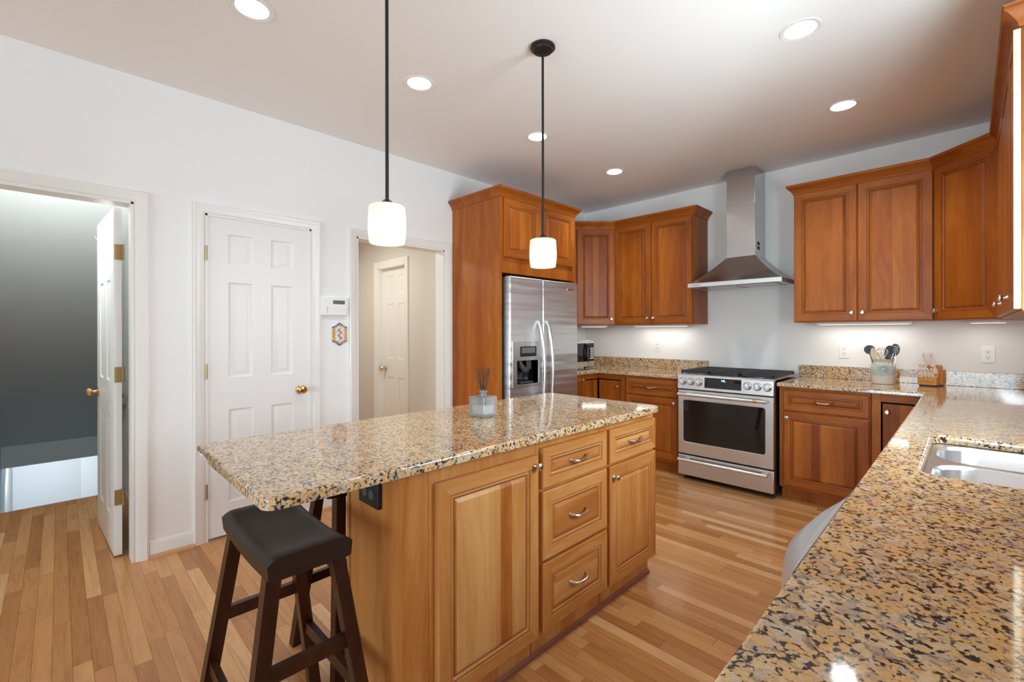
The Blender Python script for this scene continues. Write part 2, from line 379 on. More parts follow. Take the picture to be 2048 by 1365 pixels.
# ------------------------------------------------------------------ mesh building
class B:
    def __init__(s): s.bm = bmesh.new()
    def box(s, x0, x1, y0, y1, z0, z1, bev=0.0, mat=0, seg=2):
        r = bmesh.ops.create_cube(s.bm, size=1.0, matrix=Matrix.Translation(((x0 + x1) / 2, (y0 + y1) / 2, (z0 + z1) / 2)) @ Matrix.Diagonal((abs(x1 - x0), abs(y1 - y0), abs(z1 - z0), 1)))
        vs = r['verts']
        fs = {f for v in vs for f in v.link_faces}
        for f in fs: f.material_index = mat
        if bev:
            es = list({e for v in vs for e in v.link_edges})
            n0 = set(s.bm.faces) - fs
            bmesh.ops.bevel(s.bm, geom=es, offset=bev, segments=seg, affect='EDGES', profile=0.5, material=-1)
            for f in s.bm.faces:
                if f not in n0:
                    f.normal_update(); f.smooth = max(abs(c) for c in f.normal) < 0.999
        return s
    def face(s, pts, mat=0):
        f = s.bm.faces.new([s.bm.verts.new(p) for p in pts]); f.material_index = mat
        return f
    def loft(s, loops, cap0=True, cap1=True, mat=0, closed=True, mats=None):
        rows = [[s.bm.verts.new(p) for p in lp] for lp in loops]
        n = len(rows[0])
        for i in range(len(rows) - 1):
            for j in range(n if closed else n - 1):
                k = (j + 1) % n
                f = s.bm.faces.new((rows[i][j], rows[i][k], rows[i + 1][k], rows[i + 1][j]))
                f.material_index = mats(i, j) if mats else mat
                f.smooth = True
        if cap0:
            f = s.bm.faces.new(list(reversed(rows[0]))); f.material_index = mats(-1, 0) if mats else mat
        if cap1:
            f = s.bm.faces.new(rows[-1]); f.material_index = mats(-2, 0) if mats else mat
        return s
    def tube(s, pts, r, seg=10, mat=0, flat=1.0):
        pts = [Vector(p) for p in pts]
        rs = r if isinstance(r, (list, tuple)) else [r] * len(pts)
        loops = []
        prev = None
        for i, p in enumerate(pts):
            d = (pts[min(i + 1, len(pts) - 1)] - pts[max(i - 1, 0)]).normalized()
            a = prev if prev is not None else (Vector((0, 0, 1)) if abs(d.z) < 0.9 else Vector((1, 0, 0)))
            u = (a - d * a.dot(d)).normalized(); w = d.cross(u); prev = u
            loops.append([p + (u * math.cos(2 * PI * k / seg) * flat + w * math.sin(2 * PI * k / seg)) * rs[i] for k in range(seg)])
        return s.loft(loops, mat=mat)
    def cyl(s, p0, p1, r, seg=20, mat=0, r2=None):
        return s.tube([p0, p1], [r, r if r2 is None else r2], seg, mat)
    def lathe(s, prof, c=(0, 0, 0), seg=28, mat=0, axis='Z', cap0=True, cap1=True, mats=None):
        loops = []
        for r, h in prof:
            lp = []
            for k in range(seg):
                a = 2 * PI * k / seg
                x, y = r * math.cos(a), r * math.sin(a)
                p = {'Z': (x, y, h), 'Y': (x, -h, y), 'X': (h, x, y)}[axis]
                lp.append(Vector(p) + Vector(c))
            loops.append(lp)
        return s.loft(loops, cap0, cap1, mat, mats=mats)
    def slab(s, outer, holes, t0, t1, bev=0.0, tf=lambda u, v, t: (u, v, t), mat=0, seg=3):
        """plate from a 2D outline with holes, thickness t0..t1 (t1 = show face, bevelled)"""
        tmp = bmesh.new()
        es = []
        for lp in [outer] + list(holes):
            vs = [tmp.verts.new((u, v, t1)) for u, v in lp]
            es += [tmp.edges.new((vs[i], vs[(i + 1) % len(vs)])) for i in range(len(vs))]
        bmesh.ops.triangle_fill(tmp, use_beauty=True, use_dissolve=True, edges=es)
        bmesh.ops.recalc_face_normals(tmp, faces=tmp.faces[:])
        top = tmp.faces[:]
        r = bmesh.ops.extrude_face_region(tmp, geom=top)
        ev = [g for g in r['geom'] if isinstance(g, bmesh.types.BMVert)]
        for v in ev: v.co.z = t0
        if bev:
            be = [e for e in tmp.edges if len(e.link_faces) == 2 and e.is_valid and all(abs(v.co.z - t1) < 1e-6 for v in e.verts) and abs(e.calc_face_angle(0)) > 0.6]
            bmesh.ops.bevel(tmp, geom=be, offset=bev, segments=seg, affect='EDGES', profile=0.5)
        for f in tmp.faces:
            f.normal_update(); f.smooth = abs(f.normal.z) < 0.999
        for v in tmp.verts: v.co = Vector(tf(*v.co))
        bmesh.ops.recalc_face_normals(tmp, faces=tmp.faces[:])
        me = bpy.data.meshes.new('tmp'); tmp.to_mesh(me); tmp.free()
        n0 = len(s.bm.faces)
        s.bm.from_mesh(me); bpy.data.meshes.remove(me)
        s.bm.faces.ensure_lookup_table()
        for f in s.bm.faces[n0:]: f.material_index = mat
        return s
    def done(s, name, mats, parent=None, loc=None, rotz=0.0, smooth=0.6):
        bmesh.ops.recalc_face_normals(s.bm, faces=s.bm.faces[:])
        for e in s.bm.edges:
            e.smooth = not (len(e.link_faces) != 2 or e.calc_face_angle(0) > smooth)
        for f in s.bm.faces:
            if f.smooth and not any(e.smooth for e in f.edges): f.smooth = False
        me = bpy.data.meshes.new(name)
        s.bm.to_mesh(me); s.bm.free()
        for m in (mats if isinstance(mats, (list, tuple)) else [mats]): me.materials.append(m)
        o = bpy.data.objects.new(name, me)
        COL.objects.link(o)
        if parent: o.parent = parent
        if loc is not None: o.location = loc
        if rotz: o.rotation_euler.z = rotz
        return o

def tag(o, label, cat=None, group=None, kind=None):
    if label: o['label'] = label
    if cat: o['category'] = cat
    if group: o['group'] = group
    if kind: o['kind'] = kind
    return o
def thing(name, label, cat, loc=(0, 0, 0), rotz=0.0, group=None):
    o = bpy.data.objects.new(name, None); COL.objects.link(o)
    o.empty_display_size = 0.05
    o.location = loc; o.rotation_euler.z = rotz
    return tag(o, label, cat, group)
def copy_tree(o, parent=None):
    c = o.copy(); COL.objects.link(c)
    if parent: c.parent = parent
    for ch in list(o.children): copy_tree(ch, c)
    return c
def rrect(x0, x1, y0, y1, r, n=5):
    out = []
    for cx, cy, a0 in ((x1 - r, y0 + r, -PI / 2), (x1 - r, y1 - r, 0), (x0 + r, y1 - r, PI / 2), (x0 + r, y0 + r, PI)):
        for k in range(n + 1):
            a = a0 + PI / 2 * k / n
            out.append((cx + r * math.cos(a), cy + r * math.sin(a)))
    return out
def struct(b, name, mat, label, cat, parent=None, **kw):
    o = b.done(name, mat, parent, **kw)
    return tag(o, label, cat, kind='structure')

# ------------------------------------------------------------------ room shell
CZ = 2.772
struct(B().slab([(-1.6, -13.3), (6.6, -13.3), (6.6, 0.12), (-1.6, 0.12)], [], -0.12, 0.0), 'floor', FLOOR, 'honey oak strip floor running through kitchen and landing', 'floor')
DL = [(1.066, -3.992), (1.070, -3.108), (1.070, -2.068), (1.066, -1.013), (2.775, -2.063), (2.776, -1.008)]
def circ(cx, cy, r, n=28): return [(cx + r * math.cos(2 * PI * k / n), cy + r * math.sin(2 * PI * k / n)) for k in range(n)]
struct(B().slab([(-0.7, -13.3), (6.6, -13.3), (6.6, 0.12), (-0.7, 0.12)], [circ(x, y, 0.069) for x, y in DL], CZ + 0.12, CZ), 'ceiling', CEIL, 'flat white kitchen ceiling with recessed lights', 'ceiling')
TW = 0.115
# left wall, cut by the stair opening, the closet door and the hall opening
OZ = 2.05
O1, O2, O3 = (-5.07, -4.312), (-3.968, -3.322), (-2.975, -2.140)
tfx = lambda u, v, t: (t, u, v)
struct(B().slab([(-13.3, 0), (O1[0], 0), (O1[0], OZ), (O1[1], OZ), (O1[1], 0), (O2[0], 0), (O2[0], OZ), (O2[1], OZ), (O2[1], 0), (O3[0], 0), (O3[0], OZ), (O3[1], OZ), (O3[1], 0), (0.12, 0), (0.12, CZ), (-13.3, CZ)], [], -TW, 0.0, tf=tfx),
       'wall_left', WALL, 'long white wall with closet door and two openings', 'wall')
struct(B().box(-TW, 3.92, 0, 0.12, 0, CZ), 'wall_back', WALL, 'white wall behind the range and hood', 'wall')
WY0, WY1, WZ0, WZ1 = -3.06, -2.26, 1.08, 2.14
tfr = lambda u, v, t: (t, u, v)
struct(B().slab([(-4.5, 0), (0.12, 0), (0.12, CZ), (-4.5, CZ)], [[(WY0, WZ0), (WY1, WZ0), (WY1, WZ1), (WY0, WZ1)]], 3.92, 3.80, tf=tfr),
       'wall_right', WALL, 'white wall behind the sink run with window', 'wall')
struct(B().box(3.80, 6.6, -4.5, -4.38, 0, CZ), 'wall_side', WALL, 'white return wall beyond the end of the counter', 'wall')
tfy = lambda u, v, t: (u, t, v)
struct(B().slab([(-TW, 0), (0.8, 0), (0.8, 2.3), (5.4, 2.3), (5.4, 0), (6.6, 0), (6.6, CZ), (-TW, CZ)], [], -13.3, -13.18, tf=tfy), 'wall_rear', WALL, 'white rear wall with a wide glazed opening', 'wall')
struct(B().slab([(-13.3, 0), (-7.9, 0), (-7.9, 2.3), (-5.3, 2.3), (-5.3, 0), (-4.38, 0), (-4.38, CZ), (-13.3, CZ)], [], 6.6, 6.5, tf=tfr), 'wall_far_side', WALL, 'white side wall with a wide glazed opening', 'wall')
# kitchen window over the sink
w1 = B()
for y0, y1, z0, z1 in ((WY0, WY0 + 0.05, WZ0, WZ1), (WY1 - 0.05, WY1, WZ0, WZ1), (WY0, WY1, WZ0, WZ0 + 0.05), (WY0, WY1, WZ1 - 0.05, WZ1), (WY0, WY1, (WZ0 + WZ1) / 2 - 0.025, (WZ0 + WZ1) / 2 + 0.025)):
    w1.box(3.83, 3.89, y0, y1, z0, z1)
win = struct(w1, 'window_1', TRIM, 'white sash window above the sink', 'window')
B().box(3.858, 3.862, WY0 + 0.05, WY1 - 0.05, WZ0 + 0.05, WZ1 - 0.05).done('window_pane', PANE, win)
B().box(3.775, 3.80, WY0 - 0.06, WY1 + 0.06, WZ0 - 0.05, WZ0, 0.004).done('window_sill', TRIM, win)

# casings
def casing(name, y0, y1, zt, label, sides=(True, True), w=0.060):
    b = B()
    prof = [(0.0, 0.0), (0.0, 0.016), (0.010, 0.019), (0.018, 0.016), (0.026, 0.016), (0.040, 0.011), (0.052, 0.009), (w, 0.005), (w, 0.0)]  # (outward from opening reversed, thickness)
    prof = [(w - u, t) for u, t in prof]
    loops = []
    path = [(y0, 0, -1, 0), (y0, zt, -1, 1), (y1, zt, 1, 1), (y1, 0, 1, 0)]
    for y, z, sy, sz in path:
        loops.append([(t, y + sy * u, z + sz * u) for u, t in prof])
    b.loft(loops)
    return struct(b, name, TRIM, label, 'trim')
casing('trim_1', O1[0] - 0.006, O1[1] + 0.006, OZ + 0.006, 'moulded white casing around the stairwell doorway')
casing('trim_2', O2[0] - 0.004, O2[1] + 0.004, OZ + 0.004, 'moulded white casing around the closed closet door')
casing('trim_3', O3[0] - 0.004, O3[1] + 0.004, OZ + 0.004, 'moulded white casing around the open hall doorway')
def jambs(name, y0, y1, zt, label):
    b = B()
    b.box(-TW - 0.002, 0.004, y0 - 0.001, y0 + 0.012, 0, zt)
    b.box(-TW - 0.002, 0.004, y1 - 0.012, y1 + 0.001, 0, zt)
    b.box(-TW - 0.002, 0.004, y0, y1, zt - 0.012, zt + 0.001)
    return struct(b, name, TRIM, label, 'trim')
jambs('trim_4', O1[0], O1[1], OZ, 'white door jamb lining the stairwell doorway')
jambs('trim_5', O2[0], O2[1], OZ, 'white jamb lining around the closet door')
jambs('trim_6', O3[0], O3[1], OZ, 'white jamb lining the hall doorway')
def baseboard(name, y0, y1, label):
    b = B()
    b.loft([[(0, y, 0.0), (0.012, y, 0.0), (0.012, y, 0.075), (0.008, y, 0.088), (0.004, y, 0.096), (0, y, 0.098)] for y in (y0, y1)])
    o = struct(b, name, TRIM, label, 'baseboard')
    B().loft([[(0.012, y, 0.0), (0.030, y, 0.0), (0.028, y, 0.010), (0.020, y, 0.018), (0.012, y, 0.020)] for y in (y0, y1)]).done('shoe_moulding', SHOE, o)
    return o
baseboard('baseboard_left', -4.244, -4.032, 'white baseboard with oak shoe between the two white doors')
baseboard('baseboard_middle', -3.258, -3.040, 'white baseboard with oak shoe below the alarm keypad')
baseboard('baseboard_near', -13.18, -5.14, 'white baseboard on the left wall nearest the camera')

# ------------------------------------------------------------------ six panel doors (local: x width, front y=0, back y=t)
def lettering(name, body, size, mat, parent, loc, rot, align='CENTER'):
    cu = bpy.data.curves.new(name, 'FONT'); cu.body = body; cu.size = size; cu.align_x = align; cu.extrude = 0.0002
    tmp = bpy.data.objects.new(name, cu); COL.objects.link(tmp)
    me = bpy.data.meshes.new_from_object(tmp.evaluated_get(bpy.context.evaluated_depsgraph_get()))
    bpy.data.objects.remove(tmp); bpy.data.curves.remove(cu)
    me.materials.clear(); me.materials.append(mat)
    o = bpy.data.objects.new(name, me); COL.objects.link(o)
    o.parent = parent; o.location = loc; o.rotation_euler = rot
    return o
def six_panel(b, w, h, t):
    sx = 0.118 * w / 0.63; mid = 0.112 * w / 0.63
    pw = (w - 2 * sx - mid) / 2
    xs = [(sx, sx + pw), (sx + pw + mid, w - sx)]
    zs = [(0.205, 0.80), (1.005, 1.615), (1.73, 1.925)]
    xb = [0, xs[0][0], xs[0][1], xs[1][0], xs[1][1], w]
    zb = [0, zs[0][0], zs[0][1], zs[1][0], zs[1][1], zs[2][0], zs[2][1], h]
    for side in (0, 1):
        yy = lambda d: d if side == 0 else t - d
        for i in range(5):
            for j in range(7):
                x0, x1, z0, z1 = xb[i], xb[i + 1], zb[j], zb[j + 1]
                if i in (1, 3) and j in (1, 3, 5):
                    b.loft([[(x0 + q, yy(d), z0 + q), (x1 - q, yy(d), z0 + q), (x1 - q, yy(d), z1 - q), (x0 + q, yy(d), z1 - q)] for q, d in ((0, 0), (0.010, 0.007), (0.016, 0.0075), (0.040, 0.002))], cap0=False)
                else:
                    b.face([(x0, yy(0), z0), (x1, yy(0), z0), (x1, yy(0), z1), (x0, yy(0), z1)])
    for p in ([(0, 0, 0), (w, 0, 0), (w, t, 0), (0, t, 0)], [(0, 0, h), (w, 0, h), (w, t, h), (0, t, h)], [(0, 0, 0), (0, t, 0), (0, t, h), (0, 0, h)], [(w, 0, 0), (w, t, 0), (w, t, h), (w, 0, h)]):
        b.face(p)
    bmesh.ops.remove_doubles(b.bm, verts=b.bm.verts[:], dist=0.0004)
    return b
def knob_lathe(c, axis='Y', s=1.0, mat=0, flip=1):
    prof = [(0.030, 0.0), (0.031, 0.004), (0.024, 0.009), (0.011, 0.012), (0.010, 0.028), (0.018, 0.034), (0.027, 0.043), (0.028, 0.052), (0.022, 0.060), (0.010, 0.063)]
    return B().lathe([(r * s, h * s * flip) for r, h in prof], c, 24, mat, axis)
# door_1: stair door standing open
d1 = six_panel(B(), 0.71, 2.025, 0.036).done('door_1', DOORW, loc=(-0.145, -4.352, 0.012))
tag(d1, 'white six panel door standing open into the grey stairwell', 'door', kind='structure')
d1.rotation_euler.z = PI + 0.055
# local y=0 face now points +y; the other face (y = t) is the one seen
for z in (0.335, 1.05, 1.765):
    hb = B().box(-0.0015, 0.0005, 0.002, 0.034, z - 0.045, z + 0.045, 0.0)
    hb.box(-0.028, 0.0, -0.003, 0.0, z - 0.045, z + 0.045)
    hb.cyl((-0.004, -0.005, z - 0.046), (-0.004, -0.005, z + 0.046), 0.006, 10)
    for dz in (-0.028, 0.0, 0.028): hb.cyl((-0.001, 0.018, z + dz), (-0.0025, 0.018, z + dz), 0.004, 8)
    hb.done('hinge', HINGE, d1)
knob_lathe((0.650, 0.036, 0.90), 'Y', 1.0, 0, -1).done('door_knob', BRASS, d1)
knob_lathe((0.650, 0.0, 0.90), 'Y', 1.0).done('door_knob', BRASS, d1)
# wire hook over the open door
hk = B().tube([(0, 0.003, -0.05), (0, 0.003, 0.003), (0, -0.042, 0.003), (0, -0.042, -0.10), (0, -0.052, -0.125), (0.0, -0.075, -0.135), (0.0, -0.10, -0.125), (0, -0.11, -0.10)], 0.0018, 6)
o = hk.done('over_door_hook', NICKEL, loc=(-0.66, -4.3402, 2.0395)); tag(o, 'thin wire hook hung over the top of the open white door', 'hook')
# door_2: closet door
d2 = six_panel(B(), 0.632, 2.03, 0.035).done('door_2', DOORW, loc=(-0.004, -3.960, 0.014), rotz=PI / 2)
tag(d2, 'closed white six panel door with brass knob behind the island', 'door', kind='structure')
for z in (0.30, 1.05, 1.79):
    hb = B().cyl((-0.004, -0.008, z - 0.046), (-0.004, -0.008, z + 0.046), 0.0065, 10)
    for k in (-0.03, -0.01, 0.01, 0.03): hb.cyl((-0.004, -0.008, z + k - 0.001), (-0.004, -0.008, z + k + 0.001), 0.0075, 10)
    hb.done('hinge', HINGE, d2)
knob_lathe((0.566, 0.0, 0.89), 'Y', 1.0).done('door_knob', BRASS, d2)
B().box(0.628, 0.634, -0.001, 0.012, 0.86, 0.92).done('latch_plate', BRASS, d2)

# ------------------------------------------------------------------ stairwell beyond door 1
SY0, SY1 = -5.07, -4.22
st = B()
for k in range(11):
    st.box(-1.60 - 0.26 * (k + 1), -1.60 - 0.26 * k, SY0, SY1, -0.195 * (k + 1) - 0.05, -0.195 * (k + 1))
struct(st, 'floor_stairs', FLOOR, 'oak stairs going down beyond the landing', 'stairs')
b = B(); zs = lambda x: 0.040 + 0.75 * (x + 4.2)
b.loft([[(x, y, zs(x)) for y in (SY0, SY1)] + [(x, SY1, zs(x) + 0.1), (x, SY0, zs(x) + 0.1)] for x in (-4.2, -0.55)])
b.box(-4.3, -4.2, SY0, SY1, -0.20, 0.12)
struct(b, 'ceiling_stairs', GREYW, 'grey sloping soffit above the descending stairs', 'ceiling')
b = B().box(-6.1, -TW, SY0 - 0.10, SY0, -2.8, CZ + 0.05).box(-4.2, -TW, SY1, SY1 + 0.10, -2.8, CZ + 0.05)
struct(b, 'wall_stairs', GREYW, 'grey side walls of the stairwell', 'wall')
b = B().box(-6.1, -6.0, -5.2, -4.38, -2.8, 0.0).box(-6.0, -5.80, -4.39, -4.0, -2.8, 0.0).box(-6.1, -4.2, SY0, SY1, -2.9, -2.8).box(-6.1, -4.3, -4.1, -4.0, -2.8, 0.0)
struct(b, 'wall_lower', WALL, 'white wall at the foot of the stairs', 'wall')
hr = B().tube([(-1.45, -4.262, 0.80), (-1.62, -4.262, 0.78), (-4.1, -4.262, -1.06)], 0.022, 10)
o = hr.done('handrail', DKSHOE); tag(o, 'dark brown stair handrail glimpsed behind the open door', 'handrail')
B().box(-1.72, -1.70, -4.262, -4.222, 0.66, 0.70).done('bracket', HINGE, o)

# ------------------------------------------------------------------ hall beyond the doorless opening
HY = -2.05
b = B()
HX0, HX1 = -1.372, -0.800
b.slab([(-2.0, 0), (HX0, 0), (HX0, 2.03), (HX1, 2.03), (HX1, 0), (-TW, 0), (-TW, 2.5), (-2.0, 2.5)], [], HY + 0.10, HY, tf=tfy)
b.box(-1.96, -1.86, -3.6, HY, 0, 2.5)
b.box(-1.96, -TW, -3.42, -3.32, 0, 2.5)
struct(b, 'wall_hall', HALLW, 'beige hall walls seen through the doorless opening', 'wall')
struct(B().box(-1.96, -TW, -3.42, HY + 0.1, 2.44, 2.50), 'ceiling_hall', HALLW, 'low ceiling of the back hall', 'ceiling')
struct(B().box(-1.96, -1.6, -3.42, HY + 0.1, -0.12, 0.0), 'floor_hall', FLOOR, 'oak floor at the back of the hall', 'floor')
b = B()
prof = [(w - 0.0, t) for w, t in ((0.066, 0.0), (0.066, 0.018), (0.052, 0.020), (0.040, 0.015), (0.014, 0.010), (0.0, 0.006), (0.0, 0.0))]
loops = []
for x, z, sx, sz in ((HX0, 0, -1, 0), (HX0, 2.03, -1, 1), (HX1, 2.03, 1, 1), (HX1, 0, 1, 0)):
    loops.append([(x + sx * u, HY - t, z + sz * u) for u, t in prof])
b.loft(loops)
b.box(HX0, HX0 + 0.012, HY - 0.004, HY + 0.10, 0, 2.03).box(HX1 - 0.012, HX1, HY - 0.004, HY + 0.10, 0, 2.03).box(HX0, HX1, HY - 0.004, HY + 0.10, 2.018, 2.03)
struct(b, 'trim_7', TRIM, 'white casing around the small hall door', 'trim')
d3 = six_panel(B(), 0.548, 2.005, 0.035).done('door_3', DOORW, loc=(HX0 + 0.012, HY + 0.055, 0.012))
tag(d3, 'shaded white six panel door inside the hall', 'door', kind='structure')
knob_lathe((0.052, 0.0, 0.89), 'Y', 1.0).done('door_knob', BRASS, d3)

# ------------------------------------------------------------------ cabinet kit
def panel_front(name, parent, w, h, loc, mats, horiz=False, stile=0.056, t=0.020):
    """mitred frame with a raised panel; slots: 0 stile grain, 1 rail grain, 2 panel, 3 glaze"""
    s = stile
    rings = [(0.0, 0.0), (0.0, -t + 0.004), (0.004, -t), (s - 0.007, -t), (s - 0.0058, -t + 0.0035), (s - 0.0030, -t + 0.0035), (s + 0.004, -t + 0.002), (s + 0.009, -t + 0.0075), (s + 0.0122, -t + 0.0075), (s + 0.026, -t + 0.001)]
    slot = [0, 0, 0, 0, 3, 0, 0, 3, 2]
    def mt(i, j):
        if i == -1: return 0
        if i == -2: return 2
        k = slot[i]
        if k == 0: return 1 if j in (0, 2) else 0
        return k
    b = B()
    b.loft([[(q, y, q), (w - q, y, q), (w - q, y, h - q), (q, y, h - q)] for q, y in rings], mats=mt)
    return b.done(name, mats, parent, loc, smooth=0.3)
def cab_knob(parent, x, z, y=-0.020, s=1.0):
    return B().lathe([(r * s, h * s) for r, h in ((0.009, 0.0), (0.0075, 0.003), (0.005, 0.008), (0.0055, 0.014), (0.012, 0.018), (0.0155, 0.022), (0.0150, 0.027), (0.008, 0.031))], (x, y, z), 16, 0, 'Y').done('knob', NICKEL, parent)
def bow_pull(parent, x, z, y=-0.020, span=0.115):
    n = 11
    pts, rs = [], []
    for k in range(n):
        u = -1 + 2 * k / (n - 1)
        pts.append((x + u * span / 2, y - 0.002 - 0.026 * (1 - u ** 4) ** 0.9 + (0.004 if abs(u) == 1 else 0), z - 0.010 * (1 - u * u) + 0.006))
        rs.append(0.0045 + 0.0025 * (1 - abs(u)) + (0.002 if abs(u) > 0.95 else 0))
    return B().tube(pts, rs, 10).done('pull_handle', NICKEL, parent)
CM = [W_V, W_H, W_P, GLAZE]; CMH = [W_V, W_H, W_PH, GLAZE]
IM = [I_V, I_H, I_P, GLAZE_I]; IMH = [I_V, I_H, I_PH, GLAZE_I]
def base_cab(label, loc, rotz, w, d=0.60, doors=(), drawers=(), island=False, z1=0.884, group=None, toe=0.10, toein=0.06, name='base_cabinet', toe_mat=None):
    o = thing(name, label, 'cabinet', loc, rotz, group)
    V, Hm = (I_V, IM) if island else (W_V, CM)
    HH = IMH if island else CMH
    B().box(0.0, w, 0.0, d, toe, z1, 0.0012).done('carcass', V, o)
    B().box(0.003, w - 0.003, toein, d, 0.0, toe - 0.001).done('toe_kick', toe_mat or V, o)
    for x0, x1, z0, zz, kx, kz in doors:
        p = panel_front('door', o, x1 - x0, zz - z0, (x0, -0.0008, z0), Hm)
        if kx is not None: cab_knob(p, kx - x0, kz - z0)
    for x0, x1, z0, zz in drawers:
        p = panel_front('drawer', o, x1 - x0, zz - z0, (x0, -0.0008, z0), HH, stile=0.046 if zz - z0 < 0.2 else 0.056)
        bow_pull(p, (x1 - x0) / 2, (zz - z0) / 2)
    return o
def crown_path(parent, pts, z0, z1, out, mat=W_H, name='crown'):
    """moulding swept along local points (x, y, nx, ny) where n is the mitred outward direction"""
    prof = [(0.0, 0.0), (0.006, 0.0), (0.010, 0.010), (0.014, 0.020), (0.030, 0.038), (0.043, 0.050), (0.050, 0.054), (0.050, 0.066), (0.054, 0.070), (0.0, 0.070)]
    k = out / 0.054; q = (z1 - z0) / 0.070
    b = B().loft([[(x + nx * u * k, y + ny * u * k, z0 + v * q) for u, v in prof] for x, y, nx, ny in pts])
    return b.done(name, mat, parent)
def wall_cab(label, loc, rotz, w, d, z0, z1, doors, name='wall_cabinet', group=None):
    o = thing(name, label, 'cabinet', loc, rotz, group)
    B().box(0, w, 0, d, z0, z1, 0.0012).done('carcass', W_V, o)
    for x0, x1, a, c, kx, kz in doors:
        p = panel_front('door', o, x1 - x0, c - a, (x0, -0.0008, a), CM, stile=0.060)
        if kx is not None: cab_knob(p, kx - x0, kz - a)
    return o
UZ0, UZ1 = 1.383, 2.440
CR0, CR1 = 2.425, 2.500
# left diagonal corner wall cabinet
o = thing('corner_wall_cabinet', 'narrow angled corner wall cabinet beside the refrigerator', 'cabinet', (0, 0, 0))
B().slab([(0.002, -0.002), (0.002, -0.640), (0.335, -0.640), (0.640, -0.335), (0.640, -0.002)], [], UZ0, UZ1).done('carcass', W_V, o)
dd = panel_front('door', o, 0.405, UZ1 - UZ0 - 0.03, (0, 0, 0), CM, stile=0.060)
a45 = PI / 4
dd.location = (0.335 + 0.0134 + 0.0006, -0.640 + 0.0134 - 0.0006, UZ0 + 0.008); dd.rotation_euler.z = a45
cab_knob(dd, 0.365, 0.055)
crown_path(o, [(0.0, -0.640, 0.0, -1.0), (0.335, -0.640, 0.4142, -1.0), (0.640, -0.335, 1.0, -0.4142)], CR0, CR1, 0.05)
# left double-door wall cabinet
o = wall_cab('double door cherry wall cabinet left of the hood', (0.642, -0.335, 0), 0, 0.862, 0.333, UZ0, UZ1,
             [(0.004, 0.428, UZ0 + 0.006, UZ1 - 0.018, 0.398, UZ0 + 0.066), (0.434, 0.856, UZ0 + 0.006, UZ1 - 0.018, 0.464, UZ0 + 0.066)])
crown_path(o, [(0.0, 0.0, 0.4142, -1.0), (0.862, 0.0, 1.0, -1.0), (0.862, 0.333, 1.0, 0.0)], CR0, CR1, 0.05)
# right double-door wall cabinet
o = wall_cab('double door cherry wall cabinet right of the hood', (2.338, -0.335, 0), 0, 0.842, 0.333, UZ0, UZ1,
             [(0.004, 0.418, UZ0 + 0.006, UZ1 - 0.018, 0.388, UZ0 + 0.066), (0.424, 0.838, UZ0 + 0.006, UZ1 - 0.018, 0.454, UZ0 + 0.066)])
crown_path(o, [(0.0, 0.333, -1.0, 0.0), (0.0, 0.0, -1.0, -1.0), (0.842, 0.0, -0.4142, -1.0)], CR0, CR1, 0.05)
# right diagonal corner wall cabinet
o = thing('corner_wall_cabinet', 'wide angled corner wall cabinet above the knife block', 'cabinet', (0, 0, 0))
B().slab([(3.182, -0.002), (3.182, -0.335), (3.487, -0.640), (3.798, -0.640), (3.798, -0.002)], [], UZ0, UZ1).done('carcass', W_V, o)
dd = panel_front('door', o, 0.405, UZ1 - UZ0 - 0.024, (3.182 + 0.0134 - 0.0006, -0.335 - 0.0134 - 0.0006, UZ0 + 0.006), CM, stile=0.060)
dd.rotation_euler.z = -a45
cab_knob(dd, 0.022, 0.060)
crown_path(o, [(3.182, -0.335, -0.4142, -1.0), (3.487, -0.640, -1.0, -0.4142)], CR0, CR1, 0.05)
# right wall run of wall cabinets, three doors seen edge on
RY = -2.115
o = wall_cab('cherry wall cabinet with end toward the window', (3.488, -0.642, 0), -PI / 2, -RY - 0.642, 0.310, UZ0, UZ1,
             [(0.010, 0.590, UZ0 + 0.006, UZ1 - 0.018, 0.545, UZ0 + 0.066), (0.596, 1.176, UZ0 + 0.006, UZ1 - 0.018, 1.130, UZ0 + 0.066), (1.182, 1.470, UZ0 + 0.006, UZ1 - 0.018, None, 0)])
crown_path(o, [(0.0, 0.0, 0.4142, -1.0), (-RY - 0.642, 0.0, 1.0, -1.0), (-RY - 0.642, 0.310, 1.0, 0.0)], CR0, CR1, 0.05)
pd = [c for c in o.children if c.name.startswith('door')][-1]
tag(B().box(0.2865, 0.2885, -0.0196, -0.0004, 0.002, UZ1 - UZ0 - 0.026).done('lit_edge_strip', LIT_EDGE, pd), 'pale unstained edge of the last door')

# ------------------------------------------------------------------ refrigerator surround
o = thing('refrigerator_cabinet', 'tall cherry refrigerator surround with two doors above', 'cabinet', (0.640, -2.050, 0), PI / 2)
# local x runs along +y, local y runs back toward the left wall
FW = 1.005
B().box(0.0, 0.022, 0.0, 0.638, 0.0, 2.440, 0.001).done('side_panel', W_V, o)
B().box(FW - 0.022, FW, 0.0, 0.638, 0.0, 2.440, 0.001).done('side_panel', W_V, o)
B().box(0.0222, FW - 0.0222, 0.0, 0.636, 1.800, 2.440, 0.001).done('carcass', W_V, o)
for x0, x1 in ((0.030, 0.492), (0.500, 0.962)):
    panel_front('door', o, x1 - x0, 0.488, (x0, -0.0008, 1.930), CM, stile=0.060)
crown_path(o, [(0.0, 0.637, -1.0, 0.0), (0.0, 0.0, -1.0, -1.0), (FW, 0.0, 1.0, -1.0), (FW, 0.637, 1.0, 0.0)], CR0, CR1, 0.05)

